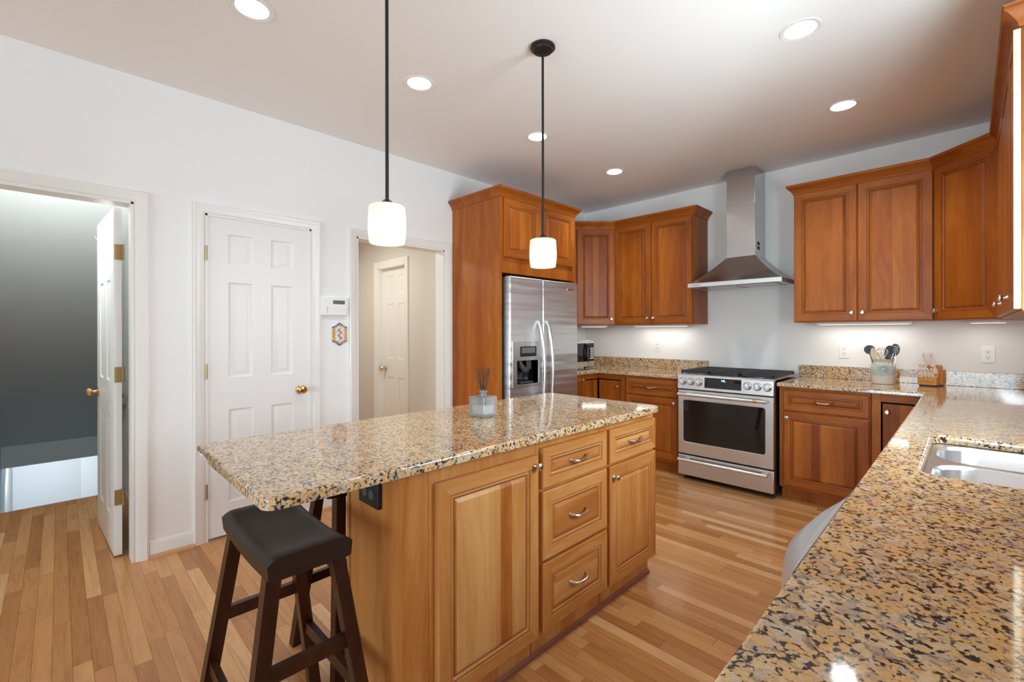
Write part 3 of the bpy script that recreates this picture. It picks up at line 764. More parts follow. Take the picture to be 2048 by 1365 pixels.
# ------------------------------------------------------------------ refrigerator (local like above: x -> +y, -y -> room)
o = thing('refrigerator', 'stainless side by side refrigerator with ice dispenser', 'refrigerator', (0.640, -2.003, 0), PI / 2)
B().box(0.0, 0.925, 0.004, 0.600, 0.02, 1.765, 0.004).done('body', DARKGREY, o)
yF = -0.060
tfd = lambda u, v, t: (u, t, v)
fd = B().slab(rrect(0.003, 0.408, 0.060, 1.772, 0.010, 3), [[(0.083, 0.868), (0.083, 1.066), (0.348, 1.066), (0.348, 0.868)]], 0.0, yF, 0.012, tfd).done('freezer_door', STEEL_F, o)
rd = B().slab(rrect(0.415, 0.922, 0.060, 1.772, 0.010, 3), [], 0.0, yF, 0.012, tfd).done('fresh_food_door', STEEL_F, o)
B().box(0.02, 0.905, -0.03, 0.004, 0.015, 0.055).done('toe_grille', BLACK, o)
# dispenser
B().slab([(0.030, 0.846), (0.368, 0.846), (0.368, 1.228), (0.030, 1.228)], [[(0.083, 0.868), (0.083, 1.066), (0.348, 1.066), (0.348, 0.868)]], yF + 0.002, yF - 0.008, 0.003, tfd).done('dispenser_frame', STEEL, fd)
b = B()
b.face([(0.083, -0.002, 0.868), (0.348, -0.002, 0.868), (0.348, -0.002, 1.066), (0.083, -0.002, 1.066)])
for a, c in (((0.083, 0.868), (0.348, 0.868)), ((0.348, 0.868), (0.348, 1.066)), ((0.348, 1.066), (0.083, 1.066)), ((0.083, 1.066), (0.083, 0.868))):
    b.face([(a[0], yF + 0.001, a[1]), (c[0], yF + 0.001, c[1]), (c[0], -0.002, c[1]), (a[0], -0.002, a[1])])
b.done('dispenser_cavity', BLACKG, fd)
B().box(0.14, 0.30, -0.050, -0.004, 0.872, 0.885, 0.004).tube([(0.16, -0.02, 1.066), (0.17, -0.025, 1.02), (0.21, -0.03, 0.985), (0.26, -0.025, 0.97)], [0.018, 0.024, 0.028, 0.012], 10).box(0.235, 0.29, -0.035, -0.02, 0.985, 1.066, 0.004).done('dispenser_paddle', DARKGREY, fd)
B().slab(rrect(0.118, 0.317, 1.100, 1.186, 0.006, 3), [], yF - 0.007, yF - 0.0105, 0.001, tfd).done('dispenser_display', BLACK, fd)
B().box(0.135, 0.300, yF - 0.0112, yF - 0.0106, 1.130, 1.176).done('display_screen', LCD, fd)
B().slab(rrect(0.760, 0.855, 1.694, 1.714, 0.004, 3), [], yF, yF - 0.003, 0.001, tfd).done('badge', CHROME, rd)
def fr_handle(x, p):
    pts = []
    for k in range(17):
        u = -1 + 2 * k / 16
        pts.append((x, yF - 0.006 - 0.058 * (1 - abs(u) ** 2.2) - (0.012 if 0 < k < 16 else 0), 0.93 + 0.475 * u))
    b = B().tube(pts, 0.0135, 12)
    b.done('handle', STEEL_S, p)
fr_handle(0.352, fd); fr_handle(0.462, rd)

# ------------------------------------------------------------------ base cabinets, back wall
base_cab('narrow cherry base cabinet squeezed beside the refrigerator', (0.610, -1.040, 0), PI / 2, 0.157, doors=[(0.004, 0.153, 0.112, 0.862, 0.110, 0.825)])
def pie_cut(label, flip, es=0.320):
    """corner base with two leaf doors set back behind an L shaped face frame"""
    o = thing('corner_base_cabinet', label, 'cabinet', (0, 0, 0))
    X = (lambda x: x) if flip == 1 else (lambda x: 3.80 - x)
    e = 0.320  # leg of the L beyond the inside corner
    c = 0.608
    P = lambda pts: [(X(x), y) for x, y in pts]
    B().slab(P([(0.004, -0.004), (0.004, -c - es + 0.052), (c - 0.05, -c - es + 0.052), (c - 0.05, -c + 0.05), (c + e - 0.052, -c + 0.05), (c + e - 0.052, -0.004)]), [], 0.1005, 0.884).done('carcass', VOID, o)
    f = B()
    def bx(x0, x1, y0, y1, z0, z1, mat=0): f.box(min(X(x0), X(x1)), max(X(x0), X(x1)), y0, y1, z0, z1, 0.001, mat)
    bx(c - 0.02, c, -c - es, -c - es + 0.050, 0.10, 0.884)      # stile on the side leg
    bx(c + e - 0.050, c + e, -c, -c + 0.02, 0.10, 0.884)      # stile on the back leg
    bx(c - 0.02, c, -c - es + 0.05, -c + 0.0, 0.824, 0.884, 1); bx(c - 0.02, c + e - 0.05, -c, -c + 0.02, 0.824, 0.884, 1)
    bx(c - 0.02, c, -c - es + 0.05, -c + 0.0, 0.10, 0.130, 1); bx(c - 0.02, c + e - 0.05, -c, -c + 0.02, 0.10, 0.130, 1)
    f.done('face_frame', [W_V, W_H], o)
    B().slab(P([(0.01, -0.01), (0.01, -c - es + 0.002), (c - 0.06, -c - es + 0.002), (c - 0.06, -c + 0.06), (c + e - 0.002, -c + 0.06), (c + e - 0.002, -0.01)]), [], 0.0, 0.099).done('toe_kick', W_H, o)
    l1 = B().box(0.0, es - 0.068, -0.0, 0.016, 0.0, 0.676, 0.002).done('door', W_P, o, ((X(c - 0.004)), -c - es + 0.060, 0.136), PI / 2 if flip == 1 else -PI / 2)
    if flip != 1: l1.location = (X(c - 0.004), -c - 0.008, 0.136)
    l2 = B().box(0.0, e - 0.068, 0.0, 0.016, 0.0, 0.676, 0.002).done('door', W_P, o, (c + 0.010 if flip == 1 else X(c + e - 0.060), -c + 0.004, 0.136))
    cab_knob(l2, e - 0.094 if flip == 1 else 0.026, 0.620, 0.0)
    return o
pie_cut('corner base cabinet with set back leaf doors near the microwave', 1, 0.272)
pie_cut('corner base cabinet with set back leaf doors below the knife block', -1)
DRL = [(0.016, 0.549, 0.704, 0.860)]
base_cab('cherry base cabinet left of the range', (0.934, -0.612, 0), 0, 0.567, doors=[(0.016, 0.549, 0.122, 0.690, 0.520, 0.655)], drawers=DRL)
base_cab('cherry base cabinet right of the range', (2.302, -0.612, 0), 0, 0.567, doors=[(0.030, 0.560, 0.122, 0.688, 0.058, 0.645)], drawers=[(0.030, 0.560, 0.702, 0.860)])
# sink run (faces -x)
base_cab('cherry drawer base on the sink run next to the corner', (3.188, -0.934, 0), -PI / 2, 1.080, doors=[(0.02, 0.53, 0.122, 0.688, 0.50, 0.645), (0.55, 1.06, 0.122, 0.688, 0.58, 0.645)], drawers=[(0.02, 0.53, 0.702, 0.860), (0.55, 1.06, 0.702, 0.860)])
o = thing('sink_base_cabinet', 'cherry sink base cabinet below the steel sink', 'cabinet', (3.188, -2.018, 0), -PI / 2)
B().box(0, 1.02, 0, 0.02, 0.10, 0.884).box(0, 0.018, 0.02, 0.60, 0.10, 0.884).box(1.002, 1.02, 0.02, 0.60, 0.10, 0.884).box(0, 1.02, 0.02, 0.60, 0.10, 0.118).done('carcass', W_V, o)
B().box(0.003, 1.017, 0.06, 0.60, 0.0, 0.099).done('toe_kick', W_V, o)
for x0, x1, kx in ((0.02, 0.505, 0.46), (0.515, 1.0, 0.06)):
    p = panel_front('door', o, x1 - x0, 0.738, (x0, -0.0008, 0.122), CM); cab_knob(p, kx if x0 < 0.1 else kx - 0.03, 0.69)
base_cab('cherry end base cabinet nearest the camera', (3.188, -3.678, 0), -PI / 2, 0.440, doors=[(0.02, 0.42, 0.122, 0.860, 0.06, 0.80)])

# ------------------------------------------------------------------ dishwasher
o = thing('dishwasher', 'stainless dishwasher with bowed front under the near counter', 'dishwasher', (3.188, -3.042, 0), -PI / 2)
B().box(0.003, 0.629, 0.0, 0.58, 0.02, 0.868).done('tub', DARKGREY, o)
dwd = B().box(0.006, 0.626, -0.066, -0.001, 0.11, 0.868, 0.004).done('door', DARKGREY, o)
b = B()
n = 18
lo = []
for z, k in ((0.855, 0.18), (0.845, 0.55), (0.815, 0.90), (0.770, 1.0), (0.70, 0.96), (0.40, 0.55), (0.115, 0.30)):
    row = []
    for i in range(n + 1):
        u = -1 + 2 * i / n
        row.append((0.316 + 0.309 * u, -0.067 - 0.072 * k * (1 - u * u) - 0.002, z))
    lo.append(row + [(0.625, -0.066, z), (0.007, -0.066, z)])
b.loft(lo).done('front_panel', plain('satin_grey_front', (0.56, 0.58, 0.61), 0.34, 0.35), dwd)
B().box(0.02, 0.612, -0.02, 0.0, 0.0, 0.105).done('toe_plate', BLACK, o)

# ------------------------------------------------------------------ counters
CT0, CT1 = 0.884, 0.914
o = B().slab([(0.003, -1.040), (0.645, -1.040), (0.645, -0.655), (1.514, -0.655), (1.514, -0.003), (0.003, -0.003)], [], CT0, CT1, 0.007).done('countertop', GRANITE)
tag(o, 'granite countertop from the microwave corner to the range', 'countertop')
o = B().box(0.025, 1.512, -0.025, -0.002, CT1 + 0.0002, 1.018, 0.002).done('backsplash', GRANITE)
tag(o, 'low granite backsplash left of the range', 'backsplash')
SINKH = rrect(3.253, 3.660, -2.912, -2.245, 0.045, 6)
o = B().slab([(2.296, -0.003), (2.296, -0.655), (3.146, -0.655), (3.146, -4.15), (3.797, -4.15), (3.797, -0.003)], [SINKH], CT0, CT1, 0.007).done('countertop', GRANITE)
tag(o, 'long L shaped granite countertop with the sink cutout', 'countertop')
o = B().box(2.300, 3.797, -0.025, -0.002, CT1 + 0.0002, 1.018, 0.002).done('backsplash', GRANITE)
tag(o, 'low granite backsplash behind the crock and knife block', 'backsplash')
o = B().box(3.772, 3.797, -4.148, -0.026, CT1 + 0.0002, 1.018, 0.002).done('backsplash', GRANITE)
tag(o, 'granite backsplash along the sink wall', 'backsplash')
# sink
o = thing('sink', 'double bowl undermount steel sink set in the granite', 'sink', (3.456, -2.578, CT0 - 0.001))
b = B()
bowls = [(-0.185, 0.185, -0.312, -0.012, 0.10), (-0.185, 0.185, 0.016, 0.312, 0.10)]
b.slab(rrect(-0.225, 0.225, -0.355, 0.355, 0.05, 5), [list(reversed(rrect(x0, x1, y0, y1, r, 8))) for x0, x1, y0, y1, r in bowls], -0.004, -0.001, 0.0)
b.done('rim', STEEL_S, o)
for x0, x1, y0, y1, r in bowls:
    lps = []
    for q, z in ((0.0, -0.001), (0.002, -0.006), (0.006, -0.012), (0.012, -0.15), (0.020, -0.168), (0.040, -0.178)):
        lps.append([(u, v, z) for u, v in rrect(x0 + q, x1 - q, y0 + q, y1 - q, max(r - q * 0.5, 0.03), 8)])
    bb = B().loft(lps, cap0=False).done('basin', STEEL_S, o)
    cx, cy = (x0 + x1) / 2, (y0 + y1) / 2
    B().lathe([(0.042, -0.1775), (0.042, -0.1755), (0.034, -0.1755), (0.030, -0.1770)], (cx, cy, 0), 20).done('drain', CHROME, bb)

# ------------------------------------------------------------------ range
o = thing('range', 'stainless slide in gas range with oven door', 'range', (1.520, -0.658, 0))
RW = 0.766
B().box(0.0, RW, 0.0, 0.620, 0.045, 0.905, 0.002).done('body', BLACK, o)
for x in (0.05, RW - 0.05):
    for y in (0.06, 0.56): B().cyl((x, y, 0.0), (x, y, 0.046), 0.018, 10).done('foot', BLACK, o)
cp = B().loft([[(x, -0.048, 0.808), (x, -0.042, 0.920), (x, -0.036, 0.928), (x, 0.004, 0.928), (x, 0.004, 0.808)] for x in (0.0, RW)]).done('control_panel', STEEL, o, smooth=0.3)
B().slab([(0.236, 0.829), (0.532, 0.829), (0.532, 0.917), (0.236, 0.917)], [], 0.0, -0.0035, 0.001, tf=lambda u, v, t: (u, -0.0468 + (v - 0.829) * 0.054 + t, v)).done('display', BLACKG, cp)
lettering('clock_digits', 'HIL', 0.024, DIGIT, cp, (0.392, -0.0484, 0.890), (PI / 2, 0, 0))
for x in (0.045, 0.115, 0.185, 0.577, 0.650, 0.722):
    c = (x, -0.0455, 0.871)
    kb = B().lathe([(0.030, 0.0), (0.030, 0.004), (0.026, 0.006), (0.0245, 0.030), (0.0225, 0.034), (0.010, 0.0345)], c, 28, 0, 'Y').box(x - 0.0045, x + 0.0045, -0.0900, -0.0790, 0.850, 0.892, 0.002).done('knob', STEEL_S, cp)
    B().lathe([(0.033, -0.0005), (0.033, 0.0015), (0.029, 0.002)], c, 28, 0, 'Y').done('knob_ring', DARKGREY, kb)
tf_o = lambda u, v, t: (u, t, v)
dr = B().slab(rrect(0.0, RW, 0.236, 0.797, 0.004, 2), [rrect(0.050, 0.704, 0.342, 0.708, 0.018, 5)], -0.001, -0.044, 0.004, tf_o).done('oven_door', STEEL, o)
B().slab(rrect(0.046, 0.708, 0.338, 0.712, 0.018, 5), [], -0.020, -0.0405, 0.001, tf_o).done('oven_window', BLACKG, dr)
def bar(parent, z):
    h = B().cyl((0.022, -0.092, z), (0.730, -0.092, z), 0.0135, 20).done('handle', STEEL_S, parent)
    for x in (0.075, 0.695):
        B().box(x - 0.012, x + 0.030, -0.098, -0.044, z - 0.010, z + 0.010, 0.004).done('handle_bracket', STEEL, parent)
    for x in (0.020, 0.728): B().cyl((x - 0.001, -0.092, z), (x + 0.004, -0.092, z), 0.0142, 20).done('handle_cap', COPPER, parent)
    return h
bar(dr, 0.762)
tag(B().cyl((0.628, -0.092, 0.762), (0.662, -0.092, 0.762), 0.0146, 20).done('handle_band', COPPER, dr), 'copper band on the oven handle')
dw = B().box(0.0, RW, -0.044, -0.001, 0.048, 0.224, 0.004).done('warming_drawer', STEEL, o)
bar(dw, 0.190)
ck = B().box(-0.004, RW + 0.004, -0.036, 0.630, 0.9285, 0.936, 0.002).done('cooktop', STEEL, o)
bcs = [(0.14, 0.14, 0.046), (0.14, 0.44, 0.038), (0.383, 0.30, 0.055), (0.626, 0.14, 0.050), (0.626, 0.44, 0.036)]
for x, y, r in bcs:
    bn = B().lathe([(r + 0.012, 0.0), (r + 0.010, 0.006), (r, 0.010)], (x, y, 0.936), 24).done('burner', STEEL_S, ck)
    B().lathe([(r * 0.78, 0.0102), (r * 0.80, 0.015), (r * 0.7, 0.017)], (x, y, 0.936), 24).done('burner_cap', IRON, bn)
for gx in (0.010, 0.262, 0.514):
    g = B(); w_, d_ = 0.242, 0.585
    zt = 0.966
    g.box(gx, gx + w_, 0.0, 0.012, zt - 0.022, zt, 0.003).box(gx, gx + w_, d_ - 0.012, d_, zt - 0.022, zt, 0.003)
    for x in (gx, gx + w_ - 0.012): g.box(x, x + 0.012, 0.0, d_, zt - 0.022, zt, 0.003)
    g.box(gx, gx + w_, d_ / 2 - 0.006, d_ / 2 + 0.006, zt - 0.018, zt, 0.003)
    for k in range(1, 5): g.box(gx + w_ * k / 5 - 0.005, gx + w_ * k / 5 + 0.005, 0.0, d_, zt - 0.014, zt, 0.003)
    for k in (0.15, 0.27, 0.39, 0.61, 0.73, 0.85):
        g.box(gx, gx + w_, d_ * k - 0.0045, d_ * k + 0.0045, zt - 0.012, zt + 0.001, 0.002)
    for x in (gx + 0.006, gx + w_ - 0.006):
        for y in (0.006, d_ - 0.006): g.box(x - 0.006, x + 0.006, y - 0.006, y + 0.006, 0.936, zt - 0.010)
    g.done('grate', IRON, ck)

# ------------------------------------------------------------------ range hood
o = thing('range_hood', 'stainless chimney hood above the gas range', 'hood', (1.906, -0.001, 0))
hw, hd = 0.385, 0.500
z0, z1, z2 = 1.715, 1.750, 1.982
cy0 = -0.280
b = B()
b.loft([[(-hw, 0, z0), (-hw, -hd, z0), (hw, -hd, z0), (hw, 0, z0)], [(-hw, 0, z1), (-hw, -hd, z1), (hw, -hd, z1), (hw, 0, z1)]], cap0=False, cap1=False)
b.done('rim_band', STEEL, o, smooth=0.3)
lps = []
for k in range(9):
    u = k / 8
    c = u ** 0.80
    hx = hw * (1 - c) + 0.121 * c; yy = -hd * (1 - c) + cy0 * c
    z = z1 + (z2 - z1) * u
    lps.append([(-hx, 0, z), (-hx, yy, z), (hx, yy, z), (hx, 0, z)])
B().loft(lps, cap0=False, cap1=True).done('canopy', STEEL_D, o, smooth=0.3)
B().box(-hw + 0.001, hw - 0.001, -hd + 0.001, 0.0, z0 + 0.003, z0 + 0.010).done('underside', STEEL, o)
for k in (0, 1):
    B().box(-hw + 0.07 + k * 0.325, -hw + 0.375 + k * 0.325, -hd + 0.07, -0.07, z0 - 0.001, z0 + 0.0028, 0.002).done('grease_filter', STEEL_D, o)
B().box(-0.121, 0.121, cy0, 0.0, z2, 2.450, 0.0015).done('chimney', STEEL_C, o)
B().box(-0.119, 0.119, cy0 + 0.002, 0.0, 2.4502, CZ - 0.001, 0.0015).done('chimney_extension', STEEL_C, o)
b = B()
for zz in (2.040, 2.080):
    for k in range(7): b.box(0.1212, 0.1220, cy0 + 0.060 + k * 0.010, cy0 + 0.064 + k * 0.010, zz, zz + 0.030)
b.done('vent_slots', BLACK, o)
lettering('hood_badge', 'KitchenAid', 0.016, BLACK, o, (-hw + 0.035, -hd - 0.0006, z0 + 0.012), (PI / 2, 0, 0), 'LEFT')

# ------------------------------------------------------------------ kitchen island
IX = 2.145
g = None
def icab(label, y0, w, **kw):
    return base_cab(label, (IX, y0, 0), PI / 2, w, d=0.340, island=True, toe=0.105, toein=0.030, name='island_cabinet', **kw)
icab('island cabinet with one tall raised panel door', -3.785, 0.505, doors=[(0.022, 0.500, 0.110, 0.826, 0.482, 0.788)])
icab('island cabinet with a stack of three drawers', -3.279, 0.482, drawers=[(0.020, 0.470, 0.686, 0.846), (0.020, 0.470, 0.400, 0.672), (0.020, 0.470, 0.116, 0.388)])
icab('island cabinet with one drawer above a single door', -2.796, 0.456, doors=[(0.012, 0.450, 0.110, 0.672, 0.042, 0.622)], drawers=[(0.012, 0.450, 0.686, 0.846)])
o = thing('island_end_panel', 'plain cherry end panel of the island carrying the outlet', 'panel', (0, 0, 0))
B().slab([(1.800, -3.7865), (2.145, -3.7865), (2.145, -3.878), (2.142, -3.884), (2.136, -3.887), (1.806, -3.887), (1.800, -3.881)], [], 0.0, 0.8835).done('panel', I_V, o)
B().box(1.797, 1.815, -3.892, -3.8872, 0.0, 0.8835, 0.002).done('edge_trim', I_V, o)
B().loft([[(2.116, y, 0.0), (2.128, y, 0.0), (2.126, y, 0.012), (2.116, y, 0.020)] for y in (-3.78, -2.342)]).done('shoe_moulding', DKSHOE, o)
isl = [(1.4233 + 0.0, -4.273), (2.1922, -4.273), (2.1922, -2.3454), (1.4233, -2.3454)]
pts = rrect(1.4233, 2.1922, -4.273, -2.3454, 0.035, 6)
o = B().slab(pts, [], CT0, CT1, 0.008).done('countertop', GRANITE)
tag(o, 'granite island countertop overhanging the bar stools', 'countertop')
# outlet on the island end
o = thing('power_outlet', 'black power outlet on the end of the island', 'outlet', (1.975, -3.8872, 0.785))
B().box(-0.064, 0.064, -0.016, 0.0, -0.040, 0.040, 0.003).done('cover_plate', BLACK, o)
b = B()
for x in (-0.022, 0.022): b.lathe([(0.016, 0.0), (0.016, 0.0015), (0.012, 0.002)], (x, -0.016, 0.0), 16, 0, 'Y')
b.done('receptacle', DARKGREY, o)

# ------------------------------------------------------------------ bar stools
def stool(label, loc, rotz):
    o = thing('bar_stool', label, 'stool', loc, rotz, 'dark saddle bar stools at the island')
    L, Wd = 0.224, 0.112
    ZS = 0.735
    nx, ny = 20, 20
    def top(u, v): return ZS - 0.017 * (1 - abs(u) ** 2.6) - 0.016 * (max(0, abs(v) - 0.70) / 0.30) ** 2 - 0.004 * max(0, abs(u) - 0.9) / 0.1
    b = B()
    loops = []
    for i in range(nx + 1):
        u = -1 + 2 * i / nx
        x = u * L
        row = [(x, (-1 + 2 * j / ny) * Wd, top(u, -1 + 2 * j / ny)) for j in range(ny + 1)]
        zb = ZS - 0.062 + 0.012 * (u * u) - 0.012
        row += [(x, Wd - 0.004, zb + 0.004), (x, Wd - 0.012, zb), (x, -Wd + 0.012, zb), (x, -Wd + 0.004, zb + 0.004)]
        loops.append(row)
    b.loft(loops).done('seat', SEATM, o, smooth=0.7)
    a, c, a2, c2 = 0.171, 0.082, 0.230, 0.182
    at = lambda sx, sy, z: Vector((sx * (a2 + (a - a2) * z / 0.69), sy * (c2 + (c - c2) * z / 0.69), z))
    for sx in (-1, 1):
        for sy in (-1, 1):
            h = 0.019
            b = B()
            b.loft([[(p.x - h, p.y - h, p.z), (p.x + h, p.y - h, p.z), (p.x + h, p.y + h, p.z), (p.x - h, p.y + h, p.z)] for p in (at(sx, sy, 0.0), at(sx, sy, 0.682))])
            b.done('leg', STOOLW, o, smooth=0.3)
    def rail(p, q):
        d = (q - p).normalized(); w = Vector((-d.y, d.x, 0)) * 0.010
        B().loft([[t + w + Vector((0, 0, 0.019)), t - w + Vector((0, 0, 0.019)), t - w - Vector((0, 0, 0.019)), t + w - Vector((0, 0, 0.019))] for t in (p + d * 0.016, q - d * 0.016)]).done('stretcher', STOOLW, o, smooth=0.3)
    for sx in (-1, 1): rail(at(sx, -1, 0.42), at(sx, 1, 0.42))
    for sy in (-1, 1): rail(at(-1, sy, 0.27), at(1, sy, 0.27))
    return o
stool('dark wooden saddle stool under the near end of the island', (1.886, -4.132, 0), 0.0)
stool('dark wooden saddle stool mostly hidden beneath the island overhang', (1.526, -3.672, 0), PI / 2 + 0.05)

# ------------------------------------------------------------------ recessed downlights
dlabels = ['recessed ceiling light at the top left corner', 'recessed ceiling light between the two pendants', 'recessed ceiling light behind the rod of the far pendant',
           'recessed ceiling light nearest the refrigerator cabinet', 'recessed ceiling light at the upper right, larger of the right pair', 'recessed ceiling light at the right, nearest the wall cabinets']
for (x, y), lb in zip(DL, dlabels):
    o = thing('ceiling_light', lb, 'ceiling light', (x, y, CZ), 0, 'recessed ceiling lights')
    B().lathe([(0.068, 0.040), (0.068, -0.001), (0.086, -0.004), (0.090, -0.0005)], (0, 0, 0), 32, cap0=False, cap1=False).done('trim_ring', PLASTIC, o)
    B().lathe([(0.0675, 0.040), (0.0675, 0.024), (0.050, 0.018), (0.02, 0.016)], (0, 0, 0), 32).done('lens', LENS, o)
    d = bpy.data.lights.new('downlight', 'SPOT'); d.energy = (13 if x < 2 else 22) + (14 if y > -1.5 else 0); d.spot_size = math.radians(125); d.spot_blend = 0.8; d.shadow_soft_size = 0.06; d.color = (0.93, 0.985, 1.0)
    lo = bpy.data.objects.new('downlight', d); COL.objects.link(lo); lo.parent = o; lo.location = (0, 0, -0.012)

# ------------------------------------------------------------------ pendants
def pendant(label, y):
    o = thing('pendant_light', label, 'pendant light', (1.81, y, CZ), 0, 'pendant lights over the island')
    zt, zb = 1.781 - CZ, 1.640 - CZ
    B().lathe([(0.062, -0.001), (0.064, -0.010), (0.052, -0.018), (0.050, -0.024), (0.034, -0.030), (0.012, -0.034)], (0, 0, 0), 32).done('canopy', BRONZE, o)
    B().cyl((0, 0, -0.030), (0, 0, zt + 0.014), 0.0065, 12).done('rod', BRONZE, o)
    B().lathe([(0.008, zt + 0.026), (0.016, zt + 0.020), (0.020, zt + 0.014), (0.032, zt + 0.006), (0.036, zt + 0.001)], (0, 0, 0), 24).done('fitter', BRONZE, o)
    sh = B().lathe([(0.034, zt + 0.001), (0.061, zt - 0.001), (0.0660, zt - 0.005), (0.0685, zt - 0.035), (0.0700, zt - 0.072), (0.0688, zt - 0.105), (0.0655, zb + 0.010), (0.0640, zb + 0.002), (0.0625, zb), (0.0610, zb + 0.002), (0.0655, zt - 0.105), (0.0668, zt - 0.072), (0.0655, zt - 0.037), (0.0630, zt - 0.010), (0.034, zt - 0.004)], (0, 0, 0), 36, cap0=False, cap1=False).done('shade', SHADE, o)
    B().lathe([(0.012, zt - 0.014), (0.014, zt - 0.035), (0.012, zt - 0.045)], (0, 0, 0.012), 20).done('socket', BRONZE, o)
    d = bpy.data.lights.new('pendant_glow', 'POINT'); d.energy = 0.22; d.shadow_soft_size = 0.025; d.color = (1.0, 0.88, 0.74)
    lo = bpy.data.objects.new('pendant_glow', d); COL.objects.link(lo); lo.parent = o; lo.location = (0, 0, zt - 0.095)
pendant('nearer black pendant with glowing white shade', -3.739)
pendant('farther black pendant with round ceiling canopy in view', -2.853)

# ------------------------------------------------------------------ under cabinet lights
def undercab(label, cx, cy, L, rotz=0.0):
    o = thing('under_cabinet_light', label, 'light', (cx, cy, UZ0 - 0.001), rotz)
    B().box(-L / 2, L / 2, -0.035, 0.035, -0.018, 0.0, 0.002).done('housing', PLASTIC, o)
    B().box(-L / 2 + 0.02, L / 2 - 0.02, -0.024, 0.024, -0.0205, -0.0182).done('diffuser', STRIP, o)
    a = area('strip_light', (0, 0, -0.026), (0, 0, -1), L * 0.9, 0.04, 1.7 * L, (1.0, 0.96, 0.90), o)
undercab('white under cabinet light left of the hood', 1.07, -0.15, 0.60)
undercab('white under cabinet light in the left corner', 0.36, -0.33, 0.30, PI / 4)
undercab('white under cabinet light right of the hood', 2.76, -0.15, 0.60)
undercab('white under cabinet light in the right corner', 3.44, -0.22, 0.22, -PI / 4)

# ------------------------------------------------------------------ wall things
def outlet(label, x, z):
    o = thing('power_outlet', label, 'outlet', (x, -0.0005, z), 0, 'white outlets on the back wall')
    B().box(-0.036, 0.036, -0.006, 0.0, -0.058, 0.058, 0.003).done('cover_plate', PLASTIC, o)
    for dz in (-0.021, 0.021):
        r = B().lathe([(0.0165, 0.0), (0.0165, 0.002), (0.014, 0.0025)], (0, -0.006, dz), 20, 0, 'Y').done('receptacle', PLASTIC, o)
        B().box(-0.0075, -0.0050, -0.0092, -0.0080, dz - 0.001, dz + 0.009).box(0.0050, 0.0075, -0.0092, -0.0080, dz - 0.001, dz + 0.007).cyl((0, -0.0080, dz - 0.009), (0, -0.0092, dz - 0.009), 0.0028, 8).done('slot', BLACK, r)
outlet('white outlet between the microwave and the range', 0.963, 1.150)
outlet('white outlet left of the utensil crock', 2.623, 1.146)
outlet('white outlet right of the knife block', 3.444, 1.145)
# alarm keypad
o = thing('alarm_keypad', 'white alarm keypad beside the closet door', 'keypad', (0.0005, -3.258, 1.432), PI / 2)
B().box(0, 0.198, -0.026, 0.0, 0, 0.134, 0.005).done('housing', PLASTIC, o)
B().box(0.085, 0.175, -0.0270, -0.0255, 0.086, 0.114, 0.0006).done('display', LCD, o)
B().box(0.012, 0.190, -0.0275, -0.0258, 0.006, 0.074, 0.0008).done('flip_cover', PLASTIC, o)
b = B()
for k in range(4): b.box(0.040, 0.045, -0.0284, -0.0274, 0.020 + k * 0.013, 0.025 + k * 0.013)
b.done('indicator_lights', DARKGREY, o)
# painted tile
pl = [(-0.055, -0.055), (-0.028, -0.064), (-0.016, -0.076), (0.0, -0.086), (0.016, -0.076), (0.028, -0.064), (0.055, -0.055), (0.055, 0.055), (0.028, 0.064), (0.016, 0.076), (0.0, 0.086), (-0.016, 0.076), (-0.028, 0.064), (-0.055, 0.055)]
o = B().slab(pl, [], 0.0, -0.010, 0.002, tf=lambda u, v, t: (u, t, v)).done('decorative_tile', TILE, loc=(0.0005, -3.114, 1.294), rotz=PI / 2)
tag(o, 'small colourful painted tile hung below the alarm keypad', 'tile')

# ------------------------------------------------------------------ microwave
o = thing('microwave', 'stainless microwave tucked in the corner beside the refrigerator', 'microwave', (0.420, -0.915, CT1), PI / 2)
B().box(0.0, 0.495, 0.012, 0.36, 0.020, 0.300, 0.004).done('body', STEEL, o)
for x in (0.04, 0.40):
    for y in (0.05, 0.32): B().cyl((x, y, 0.0), (x, y, 0.021), 0.012, 10).done('foot', BLACK, o)
dm = B().box(0.0, 0.375, -0.008, 0.011, 0.020, 0.300, 0.003).done('door', STEEL, o)
B().box(0.012, 0.360, -0.0095, -0.0075, 0.075, 0.272).done('door_window', BLACKG, dm)
hl = [(0.352 + 0.024 * math.cos(2 * PI * k / 24), -0.030, 0.168 + 0.092 * math.sin(2 * PI * k / 24)) for k in range(25)]
B().tube(hl, 0.0085, 8).cyl((0.352, -0.008, 0.235), (0.352, -0.030, 0.250), 0.006, 8).cyl((0.352, -0.008, 0.100), (0.352, -0.030, 0.085), 0.006, 8).done('handle', BLACK, dm)
cpn = B().box(0.378, 0.495, -0.008, 0.011, 0.020, 0.300, 0.003).done('control_panel', STEEL, o)
B().box(0.384, 0.486, -0.0095, -0.0075, 0.075, 0.272).done('keypad_glass', BLACKG, cpn)
b = B()
for i in range(3):
    for j in range(5): b.box(0.405 + i * 0.026, 0.423 + i * 0.026, -0.0105, -0.0093, 0.100 + j * 0.026, 0.116 + j * 0.026)
b.done('buttons', PLASTIC, cpn)

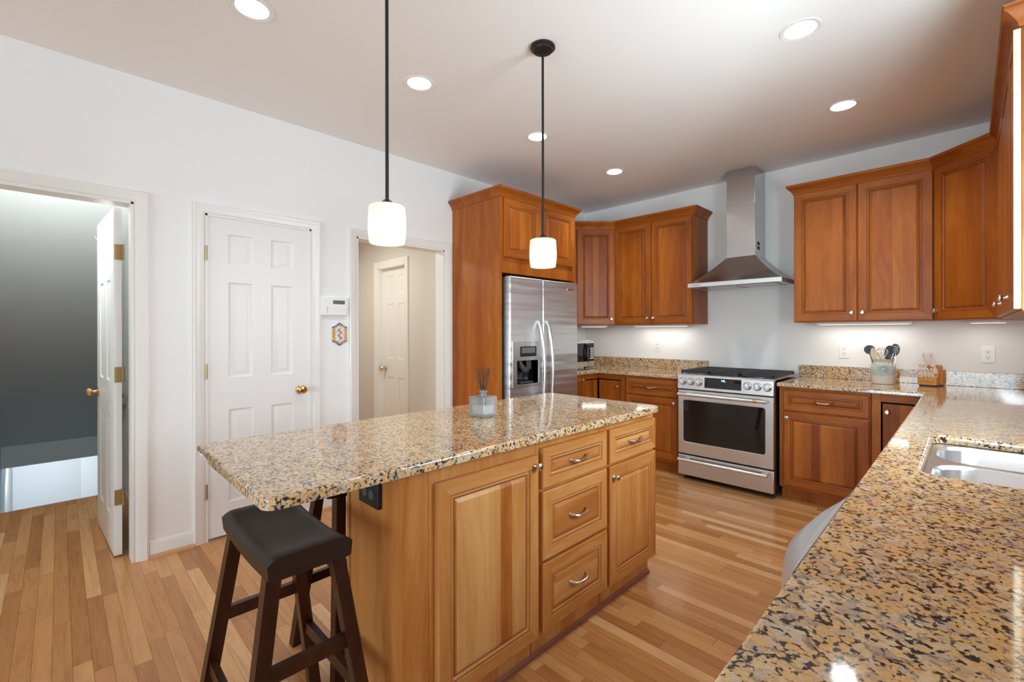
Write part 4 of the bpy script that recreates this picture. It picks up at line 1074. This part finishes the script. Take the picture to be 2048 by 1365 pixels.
# ------------------------------------------------------------------ reed diffuser on the island
o = thing('reed_diffuser', 'square clear glass reed diffuser bottle on the island', 'diffuser', (1.745, -3.205, CT1), 0.12)
hb = 0.047
b = B()
b.box(-hb, hb, -hb, hb, 0.0006, 0.094, 0.004)
b.lathe([(0.017, 0.0935), (0.0165, 0.110), (0.021, 0.112), (0.021, 0.120), (0.0175, 0.121)], (0, 0, 0), 24)
b.done('bottle', GLASS, o)
liq = plain('pale_oil', (0.80, 0.82, 0.80), 0.05)
B().box(-hb + 0.012, hb - 0.012, -hb + 0.012, hb - 0.012, 0.012, 0.052, 0.003).done('liquid', liq, o)
ang = [(-0.27, 0.05), (-0.14, -0.10), (-0.12, 0.12), (0.20, -0.05), (0.27, 0.10), (0.14, 0.16)]
rl = ['black diffuser reed leaning farthest left in the glass bottle', 'thick black reed leaning slightly left in the glass bottle', 'black reed behind the left leaning pair', 'black reed leaning slightly right in the glass bottle', 'black diffuser reed leaning farthest right in the glass bottle', 'black reed behind the right leaning pair']
for (ax, ay), lb in zip(ang, rl):
    c0 = Vector((1.745 + 0.0075 * math.cos(ax * 9 + ay * 20), -3.205 + 0.0075 * math.sin(ax * 9 + ay * 20), CT1 + 0.112))
    d = Vector((math.sin(ax) * 0.72 + math.sin(ay) * -0.6, math.sin(ax) * 0.72 + math.sin(ay) * 0.6, 1)).normalized()
    r = B().cyl(c0 - d * 0.095, c0 + d * 0.115, 0.0021, 8).done('diffuser_reed', BLACK)
    tag(r, lb, 'reed', 'reeds in the diffuser')

# ------------------------------------------------------------------ utensil crock
KX, KY = 2.893, -0.205
o = B().lathe([(0.062, 0.0006), (0.066, 0.004), (0.069, 0.035), (0.074, 0.075), (0.0775, 0.108), (0.0755, 0.132), (0.067, 0.152), (0.061, 0.164), (0.063, 0.176), (0.072, 0.184), (0.0725, 0.187), (0.066, 0.187), (0.057, 0.174), (0.056, 0.162), (0.062, 0.150), (0.071, 0.128), (0.068, 0.05), (0.06, 0.01), (0.05, 0.008)], (0, 0, 0), 40).done('utensil_crock', CROCK, loc=(KX, KY, CT1))
tag(o, 'stoneware crock with a blue glaze blot holding utensils', 'crock')
def utensil(name, mat, label, lean, off, build, spin=0.0):
    """built along local z from the crock floor"""
    b = B(); build(b)
    u = b.done(name, mat, loc=(KX + off[0], KY + off[1], CT1 + 0.012))
    ax, ay = lean
    u.rotation_euler = (ay, ax, spin)
    return tag(u, label, 'utensil', 'utensils in the crock')
def flatblade(b, z0, z1, w, thick=0.003, n=10, pw=0.5, cup=0.0):
    lo = []
    for k in range(n + 1):
        t = k / n
        z = z0 + (z1 - z0) * t
        ww = max(0.003, w * (math.sin(PI * min(1, max(0.02, t * 0.98))) ** pw))
        lo.append([(-ww, -cup * math.sin(PI * t), z), (0, thick - cup * 0.2, z), (ww, -cup * math.sin(PI * t), z), (0, -thick + cup * 0.4, z)])
    b.loft(lo)
def ladle(b):
    b.tube([(0, 0, 0.0), (0, 0, 0.19), (0.002, 0, 0.215)], [0.005, 0.005, 0.006], 8)
    lo = []
    for k in range(9):
        t = k / 8 * PI * 0.5
        r = 0.034 * math.cos(t) + 0.001
        lo.append([(0.006 + r * math.cos(2 * PI * j / 16), -0.020 + 0.034 * math.sin(t) + 0.004, 0.248 + r * math.sin(2 * PI * j / 16)) for j in range(16)])
    b.loft(lo)
utensil('ladle', UTENSIL, 'black ladle leaning left out of the crock', (-0.22, 0.02), (-0.030, 0.002), ladle)
utensil('turner', CHROME, 'thin steel turner at the far left of the crock', (-0.20, 0.06), (-0.032, -0.022), lambda b: b.tube([(0, 0, 0.02), (0, 0, 0.24), (-0.004, 0, 0.262)], [0.003, 0.0035, 0.002], 8))
utensil('wooden_spoon', SPOONW, 'pale wooden spoon between the ladle and the whisk', (-0.13, 0.05), (-0.022, -0.034), lambda b: (b.tube([(0, 0, 0), (0, 0, 0.17)], 0.006, 8), flatblade(b, 0.160, 0.262, 0.020, 0.005)))
def whisk(b):
    b.tube([(0, 0, 0.0), (0, 0, 0.15)], [0.007, 0.005], 8)
    for k in range(5):
        a = PI * k / 5 + 0.2
        pts = []
        for j in range(17):
            t = PI * 2 * (j / 16) - PI / 2 * 0 - PI
            s_ = j / 16
            r = 0.034 * math.sin(PI * 2 * s_) if True else 0
            z = 0.148 + 0.110 * (math.sin(PI * s_) ** 0.75)
            pts.append((r * math.cos(a), r * math.sin(a), z))
        b.tube(pts, 0.0014, 6)
utensil('whisk', CHROME, 'steel balloon whisk at the centre of the crock', (0.0, 0.03), (-0.002, -0.012), whisk)
utensil('spatula', UTENSIL, 'black spatula blade behind the whisk', (0.08, -0.05), (0.016, 0.030), lambda b: (b.tube([(0, 0, 0), (0, 0, 0.18)], 0.005, 8), flatblade(b, 0.165, 0.275, 0.030, 0.003, 10, 0.35)))
def slotted(b):
    b.tube([(0, 0, 0), (0, 0, 0.19)], 0.004, 8)
    ring = lambda cx, cz, rx, rz, n=24: [(cx + rx * math.cos(2 * PI * k / n), cz + rz * math.sin(2 * PI * k / n)) for k in range(n)]
    holes = []
    for i, j in ((-1, 0), (0, 0), (1, 0), (-0.5, 1), (0.5, 1), (-0.5, -1), (0.5, -1), (0, 2), (0, -2), (-1, 1.9), (1, 1.9)):
        holes.append(list(reversed(ring(i * 0.013, 0.245 + j * 0.014, 0.0036, 0.0036, 8))))
    b.slab(ring(0, 0.245, 0.029, 0.048), holes, 0.0012, -0.0012, 0, tf=lambda u, v, t: (u, t + 6.0 * u * u, v))
utensil('slotted_spoon', UTENSIL, 'black slotted spoon with round holes at the right', (0.15, -0.02), (0.030, 0.008), slotted)
utensil('tongs', CHROME, 'steel tongs at the right edge of the crock', (0.16, 0.06), (0.034, -0.022), lambda b: (b.tube([(-0.004, 0, 0), (-0.010, 0, 0.18), (-0.006, 0, 0.225)], 0.0035, 6, flat=0.5), b.tube([(0.004, 0, 0), (0.012, 0, 0.18), (0.008, 0, 0.22)], 0.0035, 6, flat=0.5)))

# ------------------------------------------------------------------ knife block
KB = (3.150, -0.150, CT1)
o = thing('knife_block', 'wooden knife block with pale handled knives', 'knife block', KB, -0.22)
# local: front at -y, slanted front face; width x
bw = 0.052
b = B()
b.loft([[(x, -0.055, 0.010), (x, -0.058, 0.060), (x, -0.020, 0.075), (x, 0.012, 0.120), (x, 0.040, 0.152), (x, 0.075, 0.140), (x, 0.100, 0.010)] for x in (-bw, bw)])
b.done('block', BLOCKW, o, smooth=0.3)
B().box(-bw + 0.006, bw - 0.006, -0.048, 0.092, 0.0006, 0.0100).done('base', BLACK, o)
B().box(bw, bw + 0.012, 0.015, 0.090, 0.010, 0.118, 0.002).done('side_rest', BLOCKW, o)
lettering('block_lettering', 'CUTCO', 0.020, DKSHOE, o, (0.002, -0.0573, 0.026), (PI / 2 + 0.06, 0, 0))
kroot = Matrix.Translation(KB) @ Matrix.Rotation(-0.22, 4, 'Z')
def knife(label, lx, ly, lz, length, tilt, r=0.0085):
    b = B()
    n = 8
    pts = [(0, 0, length * k / n) for k in range(n + 1)]
    rs = [r * (0.80 + 0.24 * math.sin(PI * 1.7 * k / n + 0.5) + 0.1 * k / n) for k in range(n)] + [r * 0.5]
    b.tube(pts, rs, 12)
    k = b.done('knife', PEARL)
    k.matrix_world = kroot @ Matrix.Translation((lx, ly, lz)) @ Matrix.Rotation(tilt, 4, 'X')
    tag(k, label, 'knife', 'knives in the wooden block')
    B().cyl((0, 0, -0.050), (0, 0, 0.001), 0.0035, 6).done('blade', CHROME, k)
    B().cyl((0, -r * 0.62, length * 0.80), (0, -r * 0.9, length * 0.80), 0.0022, 8).done('rivet', DARKGREY, k)
    return k
T = 0.60
steak = 'pale handled steak knife in the bottom row of the wooden block'
for x in (-0.030, -0.010, 0.010, 0.030):
    knife(steak, x, -0.043, 0.068, 0.074, T, 0.0095)
knife('left knife of the middle row in the wooden block', -0.040, -0.008, 0.094, 0.085, T, 0.0125)
knife('second knife from the left in the middle row of the block', -0.016, -0.008, 0.094, 0.085, T, 0.0125)
knife('right knife of the middle row in the wooden block', 0.036, -0.008, 0.094, 0.078, T, 0.0125)
knife('tall knife at the top left of the wooden block', -0.030, 0.026, 0.138, 0.110, T * 0.7, 0.0140)
knife('tall knife at the top right of the wooden block', 0.012, 0.026, 0.138, 0.110, T * 0.7, 0.0140)
